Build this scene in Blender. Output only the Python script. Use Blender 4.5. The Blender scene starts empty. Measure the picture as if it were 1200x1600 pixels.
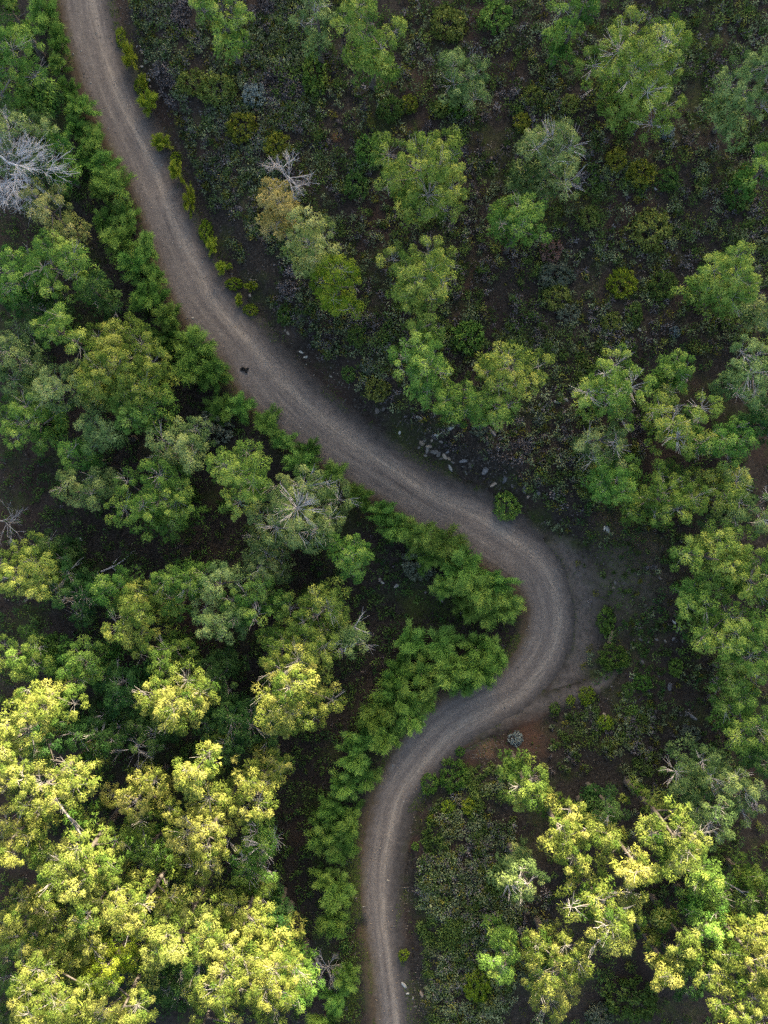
import bpy, math
import numpy as np
from mathutils import Vector

# ------------------------------------------------------------------ camera, sky, sun, exposure
scene = bpy.context.scene
C = scene.collection
CAM_H = 60.0
cam_d = bpy.data.cameras.new('camera')
cam_d.sensor_fit = 'VERTICAL'; cam_d.sensor_height = 36.0; cam_d.lens = 27.0
cam_d.clip_start = 0.5; cam_d.clip_end = 8000
cam = bpy.data.objects.new('camera', cam_d); C.objects.link(cam)
cam.location = (0, 0, CAM_H); cam.rotation_euler = (0, 0, 0)
scene.camera = cam

SUN_EL = math.radians(14.0)
TO_SUN = np.array([0.26, 0.966]); TO_SUN /= np.linalg.norm(TO_SUN)      # horizontal direction towards the sun
world = bpy.data.worlds.new('World'); scene.world = world; world.use_nodes = True
wn = world.node_tree.nodes; wn.clear()
sky = wn.new('ShaderNodeTexSky'); sky.sky_type = 'NISHITA'; sky.sun_disc = False
sky.sun_elevation = SUN_EL; sky.sun_rotation = math.atan2(TO_SUN[0], TO_SUN[1])
sky.air_density = 1.0; sky.dust_density = 5.0; sky.ozone_density = 0.35
bg = wn.new('ShaderNodeBackground'); bg.inputs['Strength'].default_value = 0.12
wo = wn.new('ShaderNodeOutputWorld')
world.node_tree.links.new(sky.outputs[0], bg.inputs[0]); world.node_tree.links.new(bg.outputs[0], wo.inputs[0])

sun_d = bpy.data.lights.new('sun', 'SUN'); sun_d.energy = 4.9; sun_d.angle = math.radians(0.5); sun_d.color = (1.0, 0.85, 0.56)
sun = bpy.data.objects.new('sun', sun_d); C.objects.link(sun)
sv = Vector((TO_SUN[0]*math.cos(SUN_EL), TO_SUN[1]*math.cos(SUN_EL), math.sin(SUN_EL)))
sun.rotation_euler = sv.to_track_quat('Z', 'Y').to_euler(); sun.location = (0, 0, 120)

vs = scene.view_settings
vs.view_transform = 'Standard'; vs.look = 'None'; vs.gamma = 1.0; vs.use_curve_mapping = False
vs.exposure = 2.92
cy = scene.cycles
cy.max_bounces = 3; cy.diffuse_bounces = 2; cy.transmission_bounces = 2; cy.glossy_bounces = 2
cy.use_denoising = False; cy.use_light_tree = False; cy.sample_clamp_indirect = 1.0; cy.use_adaptive_sampling = True; cy.adaptive_threshold = .02

# ------------------------------------------------------------------ helpers
def P2W(px, py, z=0.0):
    k = (CAM_H - z)/CAM_H/20.0
    return (px-600)*k, (800-py)*k

def smooth(t):
    t = np.clip(t, 0, 1); return t*t*(3-2*t)

_lat = np.random.default_rng(5).random((256, 256))
def vnoise(x, y):
    x = np.asarray(x, float); y = np.asarray(y, float)
    xi = np.floor(x).astype(int); yi = np.floor(y).astype(int)
    fx = x-xi; fy = y-yi; fx = fx*fx*(3-2*fx); fy = fy*fy*(3-2*fy)
    a = _lat[xi % 256, yi % 256]; b = _lat[(xi+1) % 256, yi % 256]; c = _lat[xi % 256, (yi+1) % 256]; d = _lat[(xi+1) % 256, (yi+1) % 256]
    return (a*(1-fx)+b*fx)*(1-fy)+(c*(1-fx)+d*fx)*fy
def fbm(x, y, o=3):
    s = 0; a = .5
    for k in range(o):
        s = s+a*vnoise(x*2**k+17*k, y*2**k+31*k); a *= .5
    return s

def mesh_np(name, verts, faces_flat, sizes, mat, smooth_shade=False, attrs=None):
    """verts (N,3), faces_flat indices, sizes per face; attrs {name: (domain, values)}"""
    me = bpy.data.meshes.new(name)
    verts = np.asarray(verts, np.float32); ff = np.asarray(faces_flat, np.int32); sz = np.asarray(sizes, np.int32)
    me.vertices.add(len(verts)); me.vertices.foreach_set('co', verts.ravel())
    me.loops.add(len(ff)); me.loops.foreach_set('vertex_index', ff)
    me.polygons.add(len(sz)); st = np.zeros(len(sz), np.int32); st[1:] = np.cumsum(sz)[:-1]
    me.polygons.foreach_set('loop_start', st)
    me.polygons.foreach_set('use_smooth', np.full(len(sz), smooth_shade))
    if attrs:
        for k, (dom, vals) in attrs.items():
            a = me.attributes.new(k, 'FLOAT', dom); a.data.foreach_set('value', np.asarray(vals, np.float32))
    me.update(calc_edges=True)
    if mat: me.materials.append(mat)
    return me

def link(name, data, parent=None, loc=None, rotz=0.0, scale=None):
    o = bpy.data.objects.new(name, data); C.objects.link(o)
    if parent is not None: o.parent = parent
    if loc is not None: o.location = loc
    if rotz: o.rotation_euler = (0, 0, rotz)
    if scale is not None: o.scale = scale
    return o

def tag(o, label=None, cat=None, group=None, kind=None):
    if label: o['label'] = label
    if cat: o['category'] = cat
    if group: o['group'] = group
    if kind: o['kind'] = kind
    return o

class Tubes:
    """collects tapered tubes into one mesh"""
    def __init__(s): s.v = []; s.f = []; s.n = 0
    def tube(s, pts, r0, r1, sides=5):
        pts = np.asarray(pts, float); m = len(pts)
        t = np.gradient(pts, axis=0); t /= np.linalg.norm(t, axis=1)[:, None]+1e-9
        ref = np.where(np.abs(t[:, 2:3]) > .9, np.array([[1., 0, 0]]), np.array([[0, 0, 1.]]))
        a = np.cross(t, ref); a /= np.linalg.norm(a, axis=1)[:, None]+1e-9
        b = np.cross(t, a)
        ang = np.linspace(0, 2*np.pi, sides, endpoint=False)
        r = np.linspace(r0, r1, m)[:, None, None]
        ring = pts[:, None, :]+r*(np.cos(ang)[None, :, None]*a[:, None, :]+np.sin(ang)[None, :, None]*b[:, None, :])
        s.v.append(ring.reshape(-1, 3))
        i = np.arange(m-1)[:, None]*sides; j = np.arange(sides)[None, :]; j2 = (j+1) % sides
        q = np.stack([i+j, i+j2, i+sides+j2, i+sides+j], -1).reshape(-1, 4)+s.n
        s.f.append(q); s.n += m*sides
    def mesh(s, name, mat):
        v = np.concatenate(s.v); f = np.concatenate(s.f)
        return mesh_np(name, v, f.ravel(), np.full(len(f), 4), mat, True)

def unit(v): return v/(np.linalg.norm(v, axis=-1, keepdims=True)+1e-9)

def blade_tris(c, r, n, rng, L=(.2, .34), W=(.06, .1), rad=.38, tan=.85, up=.15, zmin=-.35, squash=.85, shell=(.55, 1.0), spiky=0.0):
    """n needle-tuft triangles around every lobe centre c[i] of radius r[i]; returns verts (M*3,3) and the lobe index of each"""
    N = len(c)
    d = unit(rng.normal(size=(N, n, 3)))
    d[..., 2] = np.where(d[..., 2] < zmin, -d[..., 2], d[..., 2])
    root = c[:, None, :]+d*(r[:, None, None]*rng.uniform(*shell, size=(N, n, 1)))*np.array([1, 1, squash])
    t = rng.normal(size=(N, n, 3)); t -= d*(t*d).sum(-1, keepdims=True); t = unit(t)
    sp = rng.random((N, n, 1)) < spiky                    # part of the tufts stand out radially as longer, thinner sprays
    bd = unit(np.where(sp, 1.0, rad)*d+np.where(sp, .45, tan)*t+np.array([0, 0, up]))
    side = unit(np.cross(d, bd))
    l = rng.uniform(*L, size=(N, n, 1))*np.where(sp, 1.5, 1); w = rng.uniform(*W, size=(N, n, 1))/2*np.where(sp, .7, 1)
    v = np.stack([root-side*w, root+side*w, root+bd*l], 2)
    return v.reshape(-1, 3), np.repeat(np.arange(N), n)

def dome(n, rng, jit=.35):
    """n evenly spread directions over a bit more than the upper half of a sphere"""
    i = np.arange(n)+.5; z = 1-i/n*1.25; a_ = i*2.39996+rng.uniform(0, 6.28); r_ = np.sqrt(np.clip(1-z*z, 0, 1))
    d = np.stack([np.cos(a_)*r_, np.sin(a_)*r_, z], 1)
    return unit(d+rng.normal(size=(n, 3))*jit/math.sqrt(n))

def tri_mesh(name, v, tint, mat):
    m = len(v)//3
    return mesh_np(name, v, np.arange(m*3), np.full(m, 3), mat, False, {'tint': ('FACE', tint)})

# ------------------------------------------------------------------ materials
def new_mat(name):
    m = bpy.data.materials.new(name); m.use_nodes = True
    nt = m.node_tree; nt.nodes.clear()
    return m, nt, nt.nodes, nt.links

def ramp(nd, stops):
    r = nd.new('ShaderNodeValToRGB'); e = r.color_ramp.elements
    while len(e) < len(stops): e.new(.5)
    for k, (p, c) in enumerate(stops):
        e[k].position = p; e[k].color = (*c, 1)
    return r

def leaf_mat(name, stops, trans=.13, vary=.18, rough=.6):
    m, nt, nd, lk = new_mat(name)
    at = nd.new('ShaderNodeAttribute'); at.attribute_name = 'tint'
    r = ramp(nd, stops)
    lk.new(at.outputs['Fac'], r.inputs[0])
    oi = nd.new('ShaderNodeObjectInfo')
    hs = nd.new('ShaderNodeHueSaturation')
    mr = nd.new('ShaderNodeMapRange'); mr.inputs[3].default_value = 1-vary; mr.inputs[4].default_value = 1+vary
    lk.new(oi.outputs['Random'], mr.inputs[0]); lk.new(mr.outputs[0], hs.inputs['Value'])
    mr2 = nd.new('ShaderNodeMapRange'); mr2.inputs[3].default_value = .494; mr2.inputs[4].default_value = .522
    mul = nd.new('ShaderNodeMath'); mul.operation = 'MULTIPLY'; mul.inputs[1].default_value = 7.31
    fr = nd.new('ShaderNodeMath'); fr.operation = 'FRACT'
    lk.new(oi.outputs['Random'], mul.inputs[0]); lk.new(mul.outputs[0], fr.inputs[0]); lk.new(fr.outputs[0], mr2.inputs[0])
    lk.new(mr2.outputs[0], hs.inputs['Hue']); lk.new(r.outputs[0], hs.inputs['Color'])
    df = nd.new('ShaderNodeBsdfDiffuse')
    tr = nd.new('ShaderNodeBsdfTranslucent')
    mx = nd.new('ShaderNodeMixShader'); mx.inputs[0].default_value = trans
    out = nd.new('ShaderNodeOutputMaterial')
    lk.new(hs.outputs[0], df.inputs['Color']); lk.new(hs.outputs[0], tr.inputs['Color'])
    lk.new(df.outputs[0], mx.inputs[1]); lk.new(tr.outputs[0], mx.inputs[2]); lk.new(mx.outputs[0], out.inputs[0])
    return m

LM = {
 'G': leaf_mat('pine_needles_green', [(0, (0.0332, 0.0767, 0.0169)), (0.5, (0.0885, 0.1628, 0.032)), (1, (0.2156, 0.2849, 0.0591))]),
 'Y': leaf_mat('pine_needles_yellow_green', [(0, (0.0508, 0.0954, 0.0191)), (0.5, (0.1349, 0.1953, 0.0382)), (1, (0.3152, 0.343, 0.0745))]),
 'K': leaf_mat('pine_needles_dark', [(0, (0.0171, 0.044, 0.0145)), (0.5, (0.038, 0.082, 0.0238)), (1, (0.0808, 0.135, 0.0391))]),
 'B': leaf_mat('pine_needles_grey_green', [(0, (0.0439, 0.0814, 0.0289)), (0.5, (0.1108, 0.165, 0.0541)), (1, (0.2456, 0.2915, 0.101))]),
 'T': leaf_mat('pine_needles_dying', [(0, (0.15, 0.14, 0.036)), (0.5, (0.25, 0.225, 0.07)), (1, (0.39, 0.34, 0.13))]),
 'L': leaf_mat('pine_needles_sunlit', [(0, (0.0431, 0.08, 0.0153)), (0.5, (0.1215, 0.15, 0.0306)), (1, (0.2842, 0.28, 0.0765))]),  # olive needles for the sunlit pines, some of the sun's yellow painted in
 'S': leaf_mat('young_pine_needles', [(0, (0.0313, 0.07, 0.014)), (0.5, (0.0791, 0.148, 0.0281)), (1, (0.1886, 0.27, 0.0577))], vary=.32),
 'P': leaf_mat('pine_needles_pale', [(0, (0.088, 0.121, 0.033)), (0.5, (0.1925, 0.2145, 0.0638)), (1, (0.352, 0.341, 0.132))]),
 'E': leaf_mat('broom_leaves', [(0, (0.066, 0.105, 0.01)), (0.5, (0.135, 0.178, 0.018)), (1, (0.24, 0.26, 0.034))]),
 'O': leaf_mat('olive_shrub_leaves', [(0, (0.05, 0.075, 0.018)), (0.5, (0.12, 0.145, 0.034)), (1, (0.23, 0.24, 0.068))]),
 'N': leaf_mat('yellow_shrub_leaves', [(0, (0.06, 0.072, 0.01)), (0.5, (0.14, 0.15, 0.022)), (1, (0.26, 0.245, 0.045))]),
 'D': leaf_mat('dark_shrub_leaves', [(0, (0.028, 0.055, 0.015)), (0.5, (0.064, 0.108, 0.026)), (1, (0.13, 0.175, 0.048))]),
 'C': leaf_mat('grey_shrub_leaves', [(0, (.050, .065, .045)), (.5, (.100, .120, .085)), (1, (.190, .210, .160))]),
 'W': leaf_mat('pale_blue_shrub_leaves', [(0, (.080, .110, .110)), (.5, (.150, .190, .185)), (1, (.260, .300, .290))]),
 'R': leaf_mat('dry_pink_shrub_leaves', [(0, (.080, .046, .040)), (.5, (.145, .088, .080)), (1, (.240, .160, .145))]),
}

def bark(name, c0, c1):
    m, nt, nd, lk = new_mat(name)
    tc = nd.new('ShaderNodeTexCoord'); n = nd.new('ShaderNodeTexNoise'); n.inputs['Scale'].default_value = 5; n.inputs['Detail'].default_value = 4
    lk.new(tc.outputs['Object'], n.inputs['Vector'])
    r = ramp(nd, [(.3, c0), (.7, c1)]); lk.new(n.outputs[0], r.inputs[0])
    b = nd.new('ShaderNodeBsdfPrincipled'); b.inputs['Roughness'].default_value = .85
    o = nd.new('ShaderNodeOutputMaterial'); lk.new(r.outputs[0], b.inputs['Base Color']); lk.new(b.outputs[0], o.inputs[0])
    return m
BARK = bark('pine_bark', (.03, .024, .02), (.085, .074, .067))
BARK_PALE = bark('bare_twig_bark', (.13, .12, .118), (.27, .255, .255))
DEADWOOD = bark('dead_wood', (.20, .185, .19), (.40, .38, .39))
SILVER = bark('silver_dead_wood', (.32, .30, .31), (.52, .50, .52))
DARKWOOD = bark('dark_twigs', (.05, .04, .035), (.12, .10, .09))

# ------------------------------------------------------------------ road course (west edge, east edge), traced points on flat ground
PAIRS = [((92,-150),(156,-155)),((95,-60),(160,-70)),((97,0),(163,-12)),((105,55),(173,40)),((122,110),(189,96)),((145,175),(210,150)),((180,245),(241,212)),((212,310),(270,286)),((234,370),(297,350)),((258,440),(328,412)),((290,500),(364,472)),((340,555),(409,525)),((375,605),(456,580)),((430,660),(514,640)),((505,715),(584,695)),((582,762),(652,741)),((642,807),(717,778)),
 ((702,842),(779,804)),((762,880),(831,839)),
 ((800,905),(872,880)),((822,935),(890,935)),((826,970),(892,985)),((812,1012),(876,1040)),((780,1052),(830,1095)),((735,1072),(775,1130)),
 ((685,1098),(730,1158)),((645,1135),(695,1190)),((615,1180),(662,1225)),((588,1240),(636,1258)),((572,1310),(622,1315)),((567,1370),(614,1370)),
 ((570,1435),(614,1430)),((580,1490),(619,1490)),((586,1545),(627,1545)),((590,1600),(634,1600)),((594,1680),(640,1680)),((600,1780),(648,1780))]
def catmull(p, n):
    p = np.asarray(p, float); q = np.vstack([2*p[0]-p[1], p, 2*p[-1]-p[-2]])
    out = []
    for i in range(1, len(q)-2):
        t = np.linspace(0, 1, n, endpoint=False)[:, None]
        a, b, c, d = q[i-1], q[i], q[i+1], q[i+2]
        out.append(.5*((2*b)+(-a+c)*t+(2*a-5*b+4*c-d)*t**2+(-a+3*b-3*c+d)*t**3))
    out.append(q[-2][None]); return np.vstack(out)
EW = catmull([P2W(*a) for a, b in PAIRS], 14); EE = catmull([P2W(*b) for a, b in PAIRS], 14)
RC = (EW+EE)/2
tg = unit(np.gradient(RC, axis=0))
RN = np.stack([-tg[:, 1], tg[:, 0]], 1)                  # travelling down the picture this points east
RHW = np.linalg.norm(EE-EW, axis=1)/2*.945
RS = np.concatenate([[0], np.cumsum(np.linalg.norm(np.diff(RC, axis=0), axis=1))])

def road_d(x, y):
    """distance beyond the road's edge (negative on it) and the side (+1 east, -1 west)"""
    x = np.asarray(x, float).ravel(); y = np.asarray(y, float).ravel()
    D = np.empty(len(x)); S = np.empty(len(x))
    for k in range(0, len(x), 20000):
        dx = x[k:k+20000, None]-RC[None, :, 0]; dy = y[k:k+20000, None]-RC[None, :, 1]
        dd = dx*dx+dy*dy; i = dd.argmin(1); j = np.arange(len(i))
        D[k:k+20000] = np.sqrt(dd[j, i])-RHW[i]
        S[k:k+20000] = np.where(dx[j, i]*RN[i, 0]+dy[j, i]*RN[i, 1] > 0, 1, -1)
    return D, S

HILL = 74.7
def relief(x, y, d, s):
    near = smooth(d/2.5)
    n = (fbm(x*.22+40, y*.22+9)-.45)*1.1*near+(fbm(x*1.1, y*1.1, 2)-.4)*.28*near
    east = 1.3*smooth((d-.8)/3.5)+np.clip(d-3, 0, 25)*.012
    west = -2.2*smooth((d-.4)/9.0)
    z = np.where(s > 0, east, west)*smooth((140-np.hypot(x, y))/60)+n
    # a shallow gully crossing the west verge near the foot of the picture
    gx, gy = P2W(556, 1452)
    z = z-.45*np.exp(-(((x-gx)*.75+(y-gy)*.66)/1.6)**2-(((x-gx)*-.66+(y-gy)*.75)/.45)**2)*smooth((d+.1)/.4)
    hu = x*TO_SUN[0]+y*TO_SUN[1]
    hv = x*TO_SUN[1]-y*TO_SUN[0]
    up = HILL*smooth((hu-60)/200)*(1+.012*np.sin(hv/37.)+.008*np.sin(hv/13.+1))
    up = up-.25*np.clip(hu-300, 0, 400)*smooth((hu-300)/100)
    far = smooth((np.hypot(x, y)-150)/500)*fbm(x*.004+3, y*.004+8)*60*smooth((60-hu)/300)
    return z+up*1.0+far-np.clip(-hu-60, 0, 300)*.10

def ground_z(x, y):
    x = np.atleast_1d(np.asarray(x, float)); y = np.atleast_1d(np.asarray(y, float))
    d, s = road_d(x, y)
    z = relief(x, y, d, s)
    return z-.12*smooth((.35-d)/.3)

def gz(x, y): return float(ground_z(x, y)[0])

def axis(lo, hi, step, far):
    a = np.arange(lo, hi+1e-6, step); o = []; v = step; p = hi
    while p < far: v *= 1.35; p += v; o.append(p)
    o = np.array(o); return np.concatenate([(lo-(o-hi))[::-1], a, o])
gx_ = axis(-40, 40, .44, 2500); gy_ = axis(-52, 52, .44, 2500)
X, Y = np.meshgrid(gx_, gy_, indexing='ij'); shp = X.shape
d_, s_ = road_d(X.ravel(), Y.ravel())
Z = relief(X.ravel(), Y.ravel(), d_, s_)-.12*smooth((.35-d_)/.3)
ii = np.arange(shp[0]-1)[:, None]*shp[1]+np.arange(shp[1]-1)[None, :]
q = np.stack([ii, ii+shp[1], ii+shp[1]+1, ii+1], -1).reshape(-1, 4)

# patches of differently coloured earth: orange and red subsoil laid bare, yellow-green moss
PATCHES = [(760,1172,1.0,(.145,.088,.048),.8),(830,1150,2.2,(.050,.027,.018),.8),(735,1178,1.3,(.050,.029,.020),.7),(528,222,.5,(.150,.066,.034),.8),(538,300,.3,(.150,.066,.034),.8),(495,285,2.0,(.036,.021,.016),.8),
           (655,1325,.9,(.052,.027,.020),.8),(648,952,1.5,(.040,.048,.010),.8),(975,905,4.6,(.058,.053,.040),.8),(1010,1050,4.0,(.034,.025,.019),.7),(455,515,1.3,(.050,.036,.028),.7)]
def soil_nodes(nd, lk, vec):
    """shared soil colour: dark earth, redder and mossy patches, litter specks"""
    def noise(s, det=6, rough=.6, off=0):
        n = nd.new('ShaderNodeTexNoise'); n.inputs['Scale'].default_value = s; n.inputs['Detail'].default_value = det; n.inputs['Roughness'].default_value = rough
        if off:
            mp = nd.new('ShaderNodeMapping'); mp.inputs['Location'].default_value = (off, off*.7, 0); lk.new(vec, mp.inputs[0]); lk.new(mp.outputs[0], n.inputs['Vector'])
        else: lk.new(vec, n.inputs['Vector'])
        return n
    def mix(fac, a, b):
        m = nd.new('ShaderNodeMix'); m.data_type = 'RGBA'
        lk.new(fac, m.inputs[0]); lk.new(a, m.inputs[6]) if not isinstance(a, tuple) else setattr(m.inputs[6], 'default_value', (*a, 1))
        lk.new(b, m.inputs[7]) if not isinstance(b, tuple) else setattr(m.inputs[7], 'default_value', (*b, 1))
        return m.outputs[2]
    base = ramp(nd, [(.34, (.004, .0035, .003)), (.48, (.013, .0108, .0092)), (.58, (.028, .024, .020)), (.68, (.064, .055, .048))]); lk.new(noise(4.2, 10, .86).outputs[0], base.inputs[0])
    red = ramp(nd, [(.50, (0, 0, 0)), (.68, (.75, .75, .75))]); lk.new(noise(.17, 3, .5, 13).outputs[0], red.inputs[0])
    c = mix(red.outputs[0], base.outputs[0], (.026, .0165, .0128))
    moss = ramp(nd, [(.50, (0, 0, 0)), (.66, (.8, .8, .8))]); lk.new(noise(.30, 5, .65, 71).outputs[0], moss.inputs[0])
    mc = ramp(nd, [(.35, (.011, .018, .005)), (.7, (.034, .043, .011))]); lk.new(noise(5, 5, .7, 5).outputs[0], mc.inputs[0])
    c = mix(moss.outputs[0], c, mc.outputs[0])
    wob = noise(.9, 6, .7, 57)
    for px_, py_, rad_, cc_, am_ in PATCHES:
        vd = nd.new('ShaderNodeVectorMath'); vd.operation = 'DISTANCE'; x_, y_ = P2W(px_, py_, .6)
        fl = nd.new('ShaderNodeVectorMath'); fl.operation = 'MULTIPLY'; fl.inputs[1].default_value = (1, 1, 0); lk.new(vec, fl.inputs[0]); lk.new(fl.outputs[0], vd.inputs[0]); vd.inputs[1].default_value = (x_, y_, 0)
        ma = nd.new('ShaderNodeMath'); ma.operation = 'MULTIPLY_ADD'; ma.inputs[1].default_value = rad_*2.4; lk.new(wob.outputs[0], ma.inputs[0]); lk.new(vd.outputs['Value'], ma.inputs[2])
        mr_ = nd.new('ShaderNodeMapRange'); mr_.inputs[1].default_value = rad_*2.2; mr_.inputs[2].default_value = rad_*1.2; mr_.inputs[4].default_value = am_; lk.new(ma.outputs[0], mr_.inputs[0])
        c = mix(mr_.outputs[0], c, cc_)
    vo = nd.new('ShaderNodeTexVoronoi'); vo.inputs['Scale'].default_value = 6; lk.new(vec, vo.inputs['Vector'])
    sp = ramp(nd, [(.10, (1, 1, 1)), (.17, (0, 0, 0))]); lk.new(vo.outputs['Distance'], sp.inputs[0])
    sel = ramp(nd, [(.62, (0, 0, 0)), (.66, (1, 1, 1))]); lk.new(vo.outputs['Color'], sel.inputs[0])
    mu = nd.new('ShaderNodeMath'); mu.operation = 'MULTIPLY'; lk.new(sp.outputs[0], mu.inputs[0]); lk.new(sel.outputs[0], mu.inputs[1])
    c = mix(mu.outputs[0], c, (.12, .108, .096))
    return c, noise, mix

gm, nt, nd, lk = new_mat('forest_soil')
tc = nd.new('ShaderNodeTexCoord')
col, noise, mix = soil_nodes(nd, lk, tc.outputs['Object'])
pb = nd.new('ShaderNodeBsdfPrincipled'); pb.inputs['Roughness'].default_value = .95; pb.inputs['Specular IOR Level'].default_value = .15
bp = nd.new('ShaderNodeBump'); bp.inputs['Strength'].default_value = .7; bp.inputs['Distance'].default_value = .12
lk.new(noise(7, 6, .7).outputs[0], bp.inputs['Height']); lk.new(bp.outputs[0], pb.inputs['Normal'])
o_ = nd.new('ShaderNodeOutputMaterial'); lk.new(col, pb.inputs['Base Color']); lk.new(pb.outputs[0], o_.inputs[0])
ground = link('ground', mesh_np('ground', np.stack([X.ravel(), Y.ravel(), Z], 1), q.ravel(), np.full(len(q), 4), gm, True))
tag(ground, 'dark brown forest soil with moss and litter, rising to a hill', kind='structure')

# ------------------------------------------------------------------ dirt road with soft verges (one strip following the course)
EDGE = np.array([-1.5, -1.2, -.9, -.6, -.3, 0]); 
cols = []
NC = 15
for k in range(len(RC)):
    hw = RHW[k]
    a = np.concatenate([-hw-np.array([1.5, 1.15, .8, .5, .25]), np.linspace(-hw, hw, NC), hw+np.array([.25, .5, .8, 1.15, 1.5])])
    cols.append(a)
A = np.array(cols)                                        # (n, m) offset in metres, + = east
# keep the inside of tight bends from folding over itself
curv = np.gradient(np.unwrap(np.arctan2(tg[:, 1], tg[:, 0])))/(np.gradient(RS)+1e-9)
kk = np.convolve(curv, np.ones(15)/15, 'same')
lim = np.where(np.abs(kk) > 1e-3, .85/np.abs(kk), 99)
for k in range(len(RC)):
    if kk[k] > 0: A[k] = np.minimum(A[k], lim[k])
    else: A[k] = np.maximum(A[k], -lim[k])
PX = RC[:, None, 0]+RN[:, None, 0]*A; PY = RC[:, None, 1]+RN[:, None, 1]*A
dd = np.abs(A)-RHW[:, None]
dr, sr = road_d(PX.ravel(), PY.ravel())
gzr = relief(PX.ravel(), PY.ravel(), dr, sr).reshape(PX.shape)
on = .05*np.clip(1-(A/RHW[:, None])**2, 0, 1)-.025*np.exp(-((np.abs(A)/RHW[:, None]-.5)/.14)**2)
PZ = np.where(dd < 0, .03+on, gzr+.035-.10*smooth((dd-.7)/.8))+(fbm(PX*.9, PY*.9, 2)-.4)*.05
n_, m_ = A.shape
ii = np.arange(n_-1)[:, None]*m_+np.arange(m_-1)[None, :]
qr = np.stack([ii, ii+1, ii+m_+1, ii+m_], -1).reshape(-1, 4)
rm, nt, nd, lk = new_mat('packed_dirt')
tc = nd.new('ShaderNodeTexCoord')
col, noise, mix = soil_nodes(nd, lk, tc.outputs['Object'])
aa = nd.new('ShaderNodeAttribute'); aa.attribute_name = 'across'
al = nd.new('ShaderNodeAttribute'); al.attribute_name = 'along'
ad = nd.new('ShaderNodeAttribute'); ad.attribute_name = 'beyond'
cv = nd.new('ShaderNodeCombineXYZ'); lk.new(aa.outputs['Fac'], cv.inputs[0])
ml = nd.new('ShaderNodeMath'); ml.operation = 'MULTIPLY'; ml.inputs[1].default_value = .06; lk.new(al.outputs['Fac'], ml.inputs[0]); lk.new(ml.outputs[0], cv.inputs[1])
st = nd.new('ShaderNodeTexNoise'); st.inputs['Scale'].default_value = 2.6; st.inputs['Detail'].default_value = 7; st.inputs['Roughness'].default_value = .62
lk.new(cv.outputs[0], st.inputs['Vector'])
streak = ramp(nd, [(.32, (.050, .044, .043)), (.46, (.074, .066, .064)), (.57, (.098, .087, .082)), (.68, (.140, .123, .110))]); lk.new(st.outputs[0], streak.inputs[0])
g1 = ramp(nd, [(.32, (.50, .495, .48)), (.5, (.90, .885, .855)), (.68, (1.32, 1.28, 1.22))]); lk.new(noise(4.5, 10, .9, 3).outputs[0], g1.inputs[0])
patch = ramp(nd, [(.38, (.15, .15, .15)), (.62, (.9, .9, .9))]); lk.new(noise(.45, 4, .6, 91).outputs[0], patch.inputs[0])
plain = ramp(nd, [(.3, (.060, .053, .052)), (.7, (.112, .099, .093))]); lk.new(noise(.9, 8, .7, 33).outputs[0], plain.inputs[0])
worn0 = mix(patch.outputs[0], plain.outputs[0], streak.outputs[0])
uu = nd.new('ShaderNodeAttribute'); uu.attribute_name = 'lane'
lane = ramp(nd, [(.0, (.30, .30, .30)), (.22, (.10, .10, .10)), (.36, (.45, .45, .45)), (.50, (.10, .10, .10)), (.70, (1, 1, 1)), (.84, (.25, .25, .25)), (1.0, (0, 0, 0))]); lk.new(uu.outputs['Fac'], lane.inputs[0])
lm_ = nd.new('ShaderNodeMath'); lm_.operation = 'MULTIPLY'; brk = ramp(nd, [(.33, (0, 0, 0)), (.60, (.85, .85, .85))])
cv2 = nd.new('ShaderNodeMapping'); cv2.inputs['Location'].default_value = (7, 3, 0); lk.new(cv.outputs[0], cv2.inputs[0])
st2 = nd.new('ShaderNodeTexNoise'); st2.inputs['Scale'].default_value = 4.5; st2.inputs['Detail'].default_value = 9; st2.inputs['Roughness'].default_value = .75; lk.new(cv2.outputs[0], st2.inputs['Vector'])
lk.new(st2.outputs[0], brk.inputs[0]); lk.new(lane.outputs[0], lm_.inputs[0]); lk.new(brk.outputs[0], lm_.inputs[1])
worn = mix(lm_.outputs[0], worn0, (.205, .180, .155))
mm = nd.new('ShaderNodeMix'); mm.data_type = 'RGBA'; mm.blend_type = 'MULTIPLY'; mm.inputs[0].default_value = 1
lk.new(worn, mm.inputs[6]); lk.new(g1.outputs[0], mm.inputs[7])
vo = nd.new('ShaderNodeTexVoronoi'); vo.inputs['Scale'].default_value = 5; lk.new(tc.outputs['Object'], vo.inputs['Vector'])
sp = ramp(nd, [(.07, (1, 1, 1)), (.13, (0, 0, 0))]); lk.new(vo.outputs['Distance'], sp.inputs[0])
se = ramp(nd, [(.66, (0, 0, 0)), (.7, (1, 1, 1))]); lk.new(vo.outputs['Color'], se.inputs[0])
mu = nd.new('ShaderNodeMath'); mu.operation = 'MULTIPLY'; lk.new(sp.outputs[0], mu.inputs[0]); lk.new(se.outputs[0], mu.inputs[1])
rc = mix(mu.outputs[0], mm.outputs[2], (.30, .28, .26))
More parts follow.
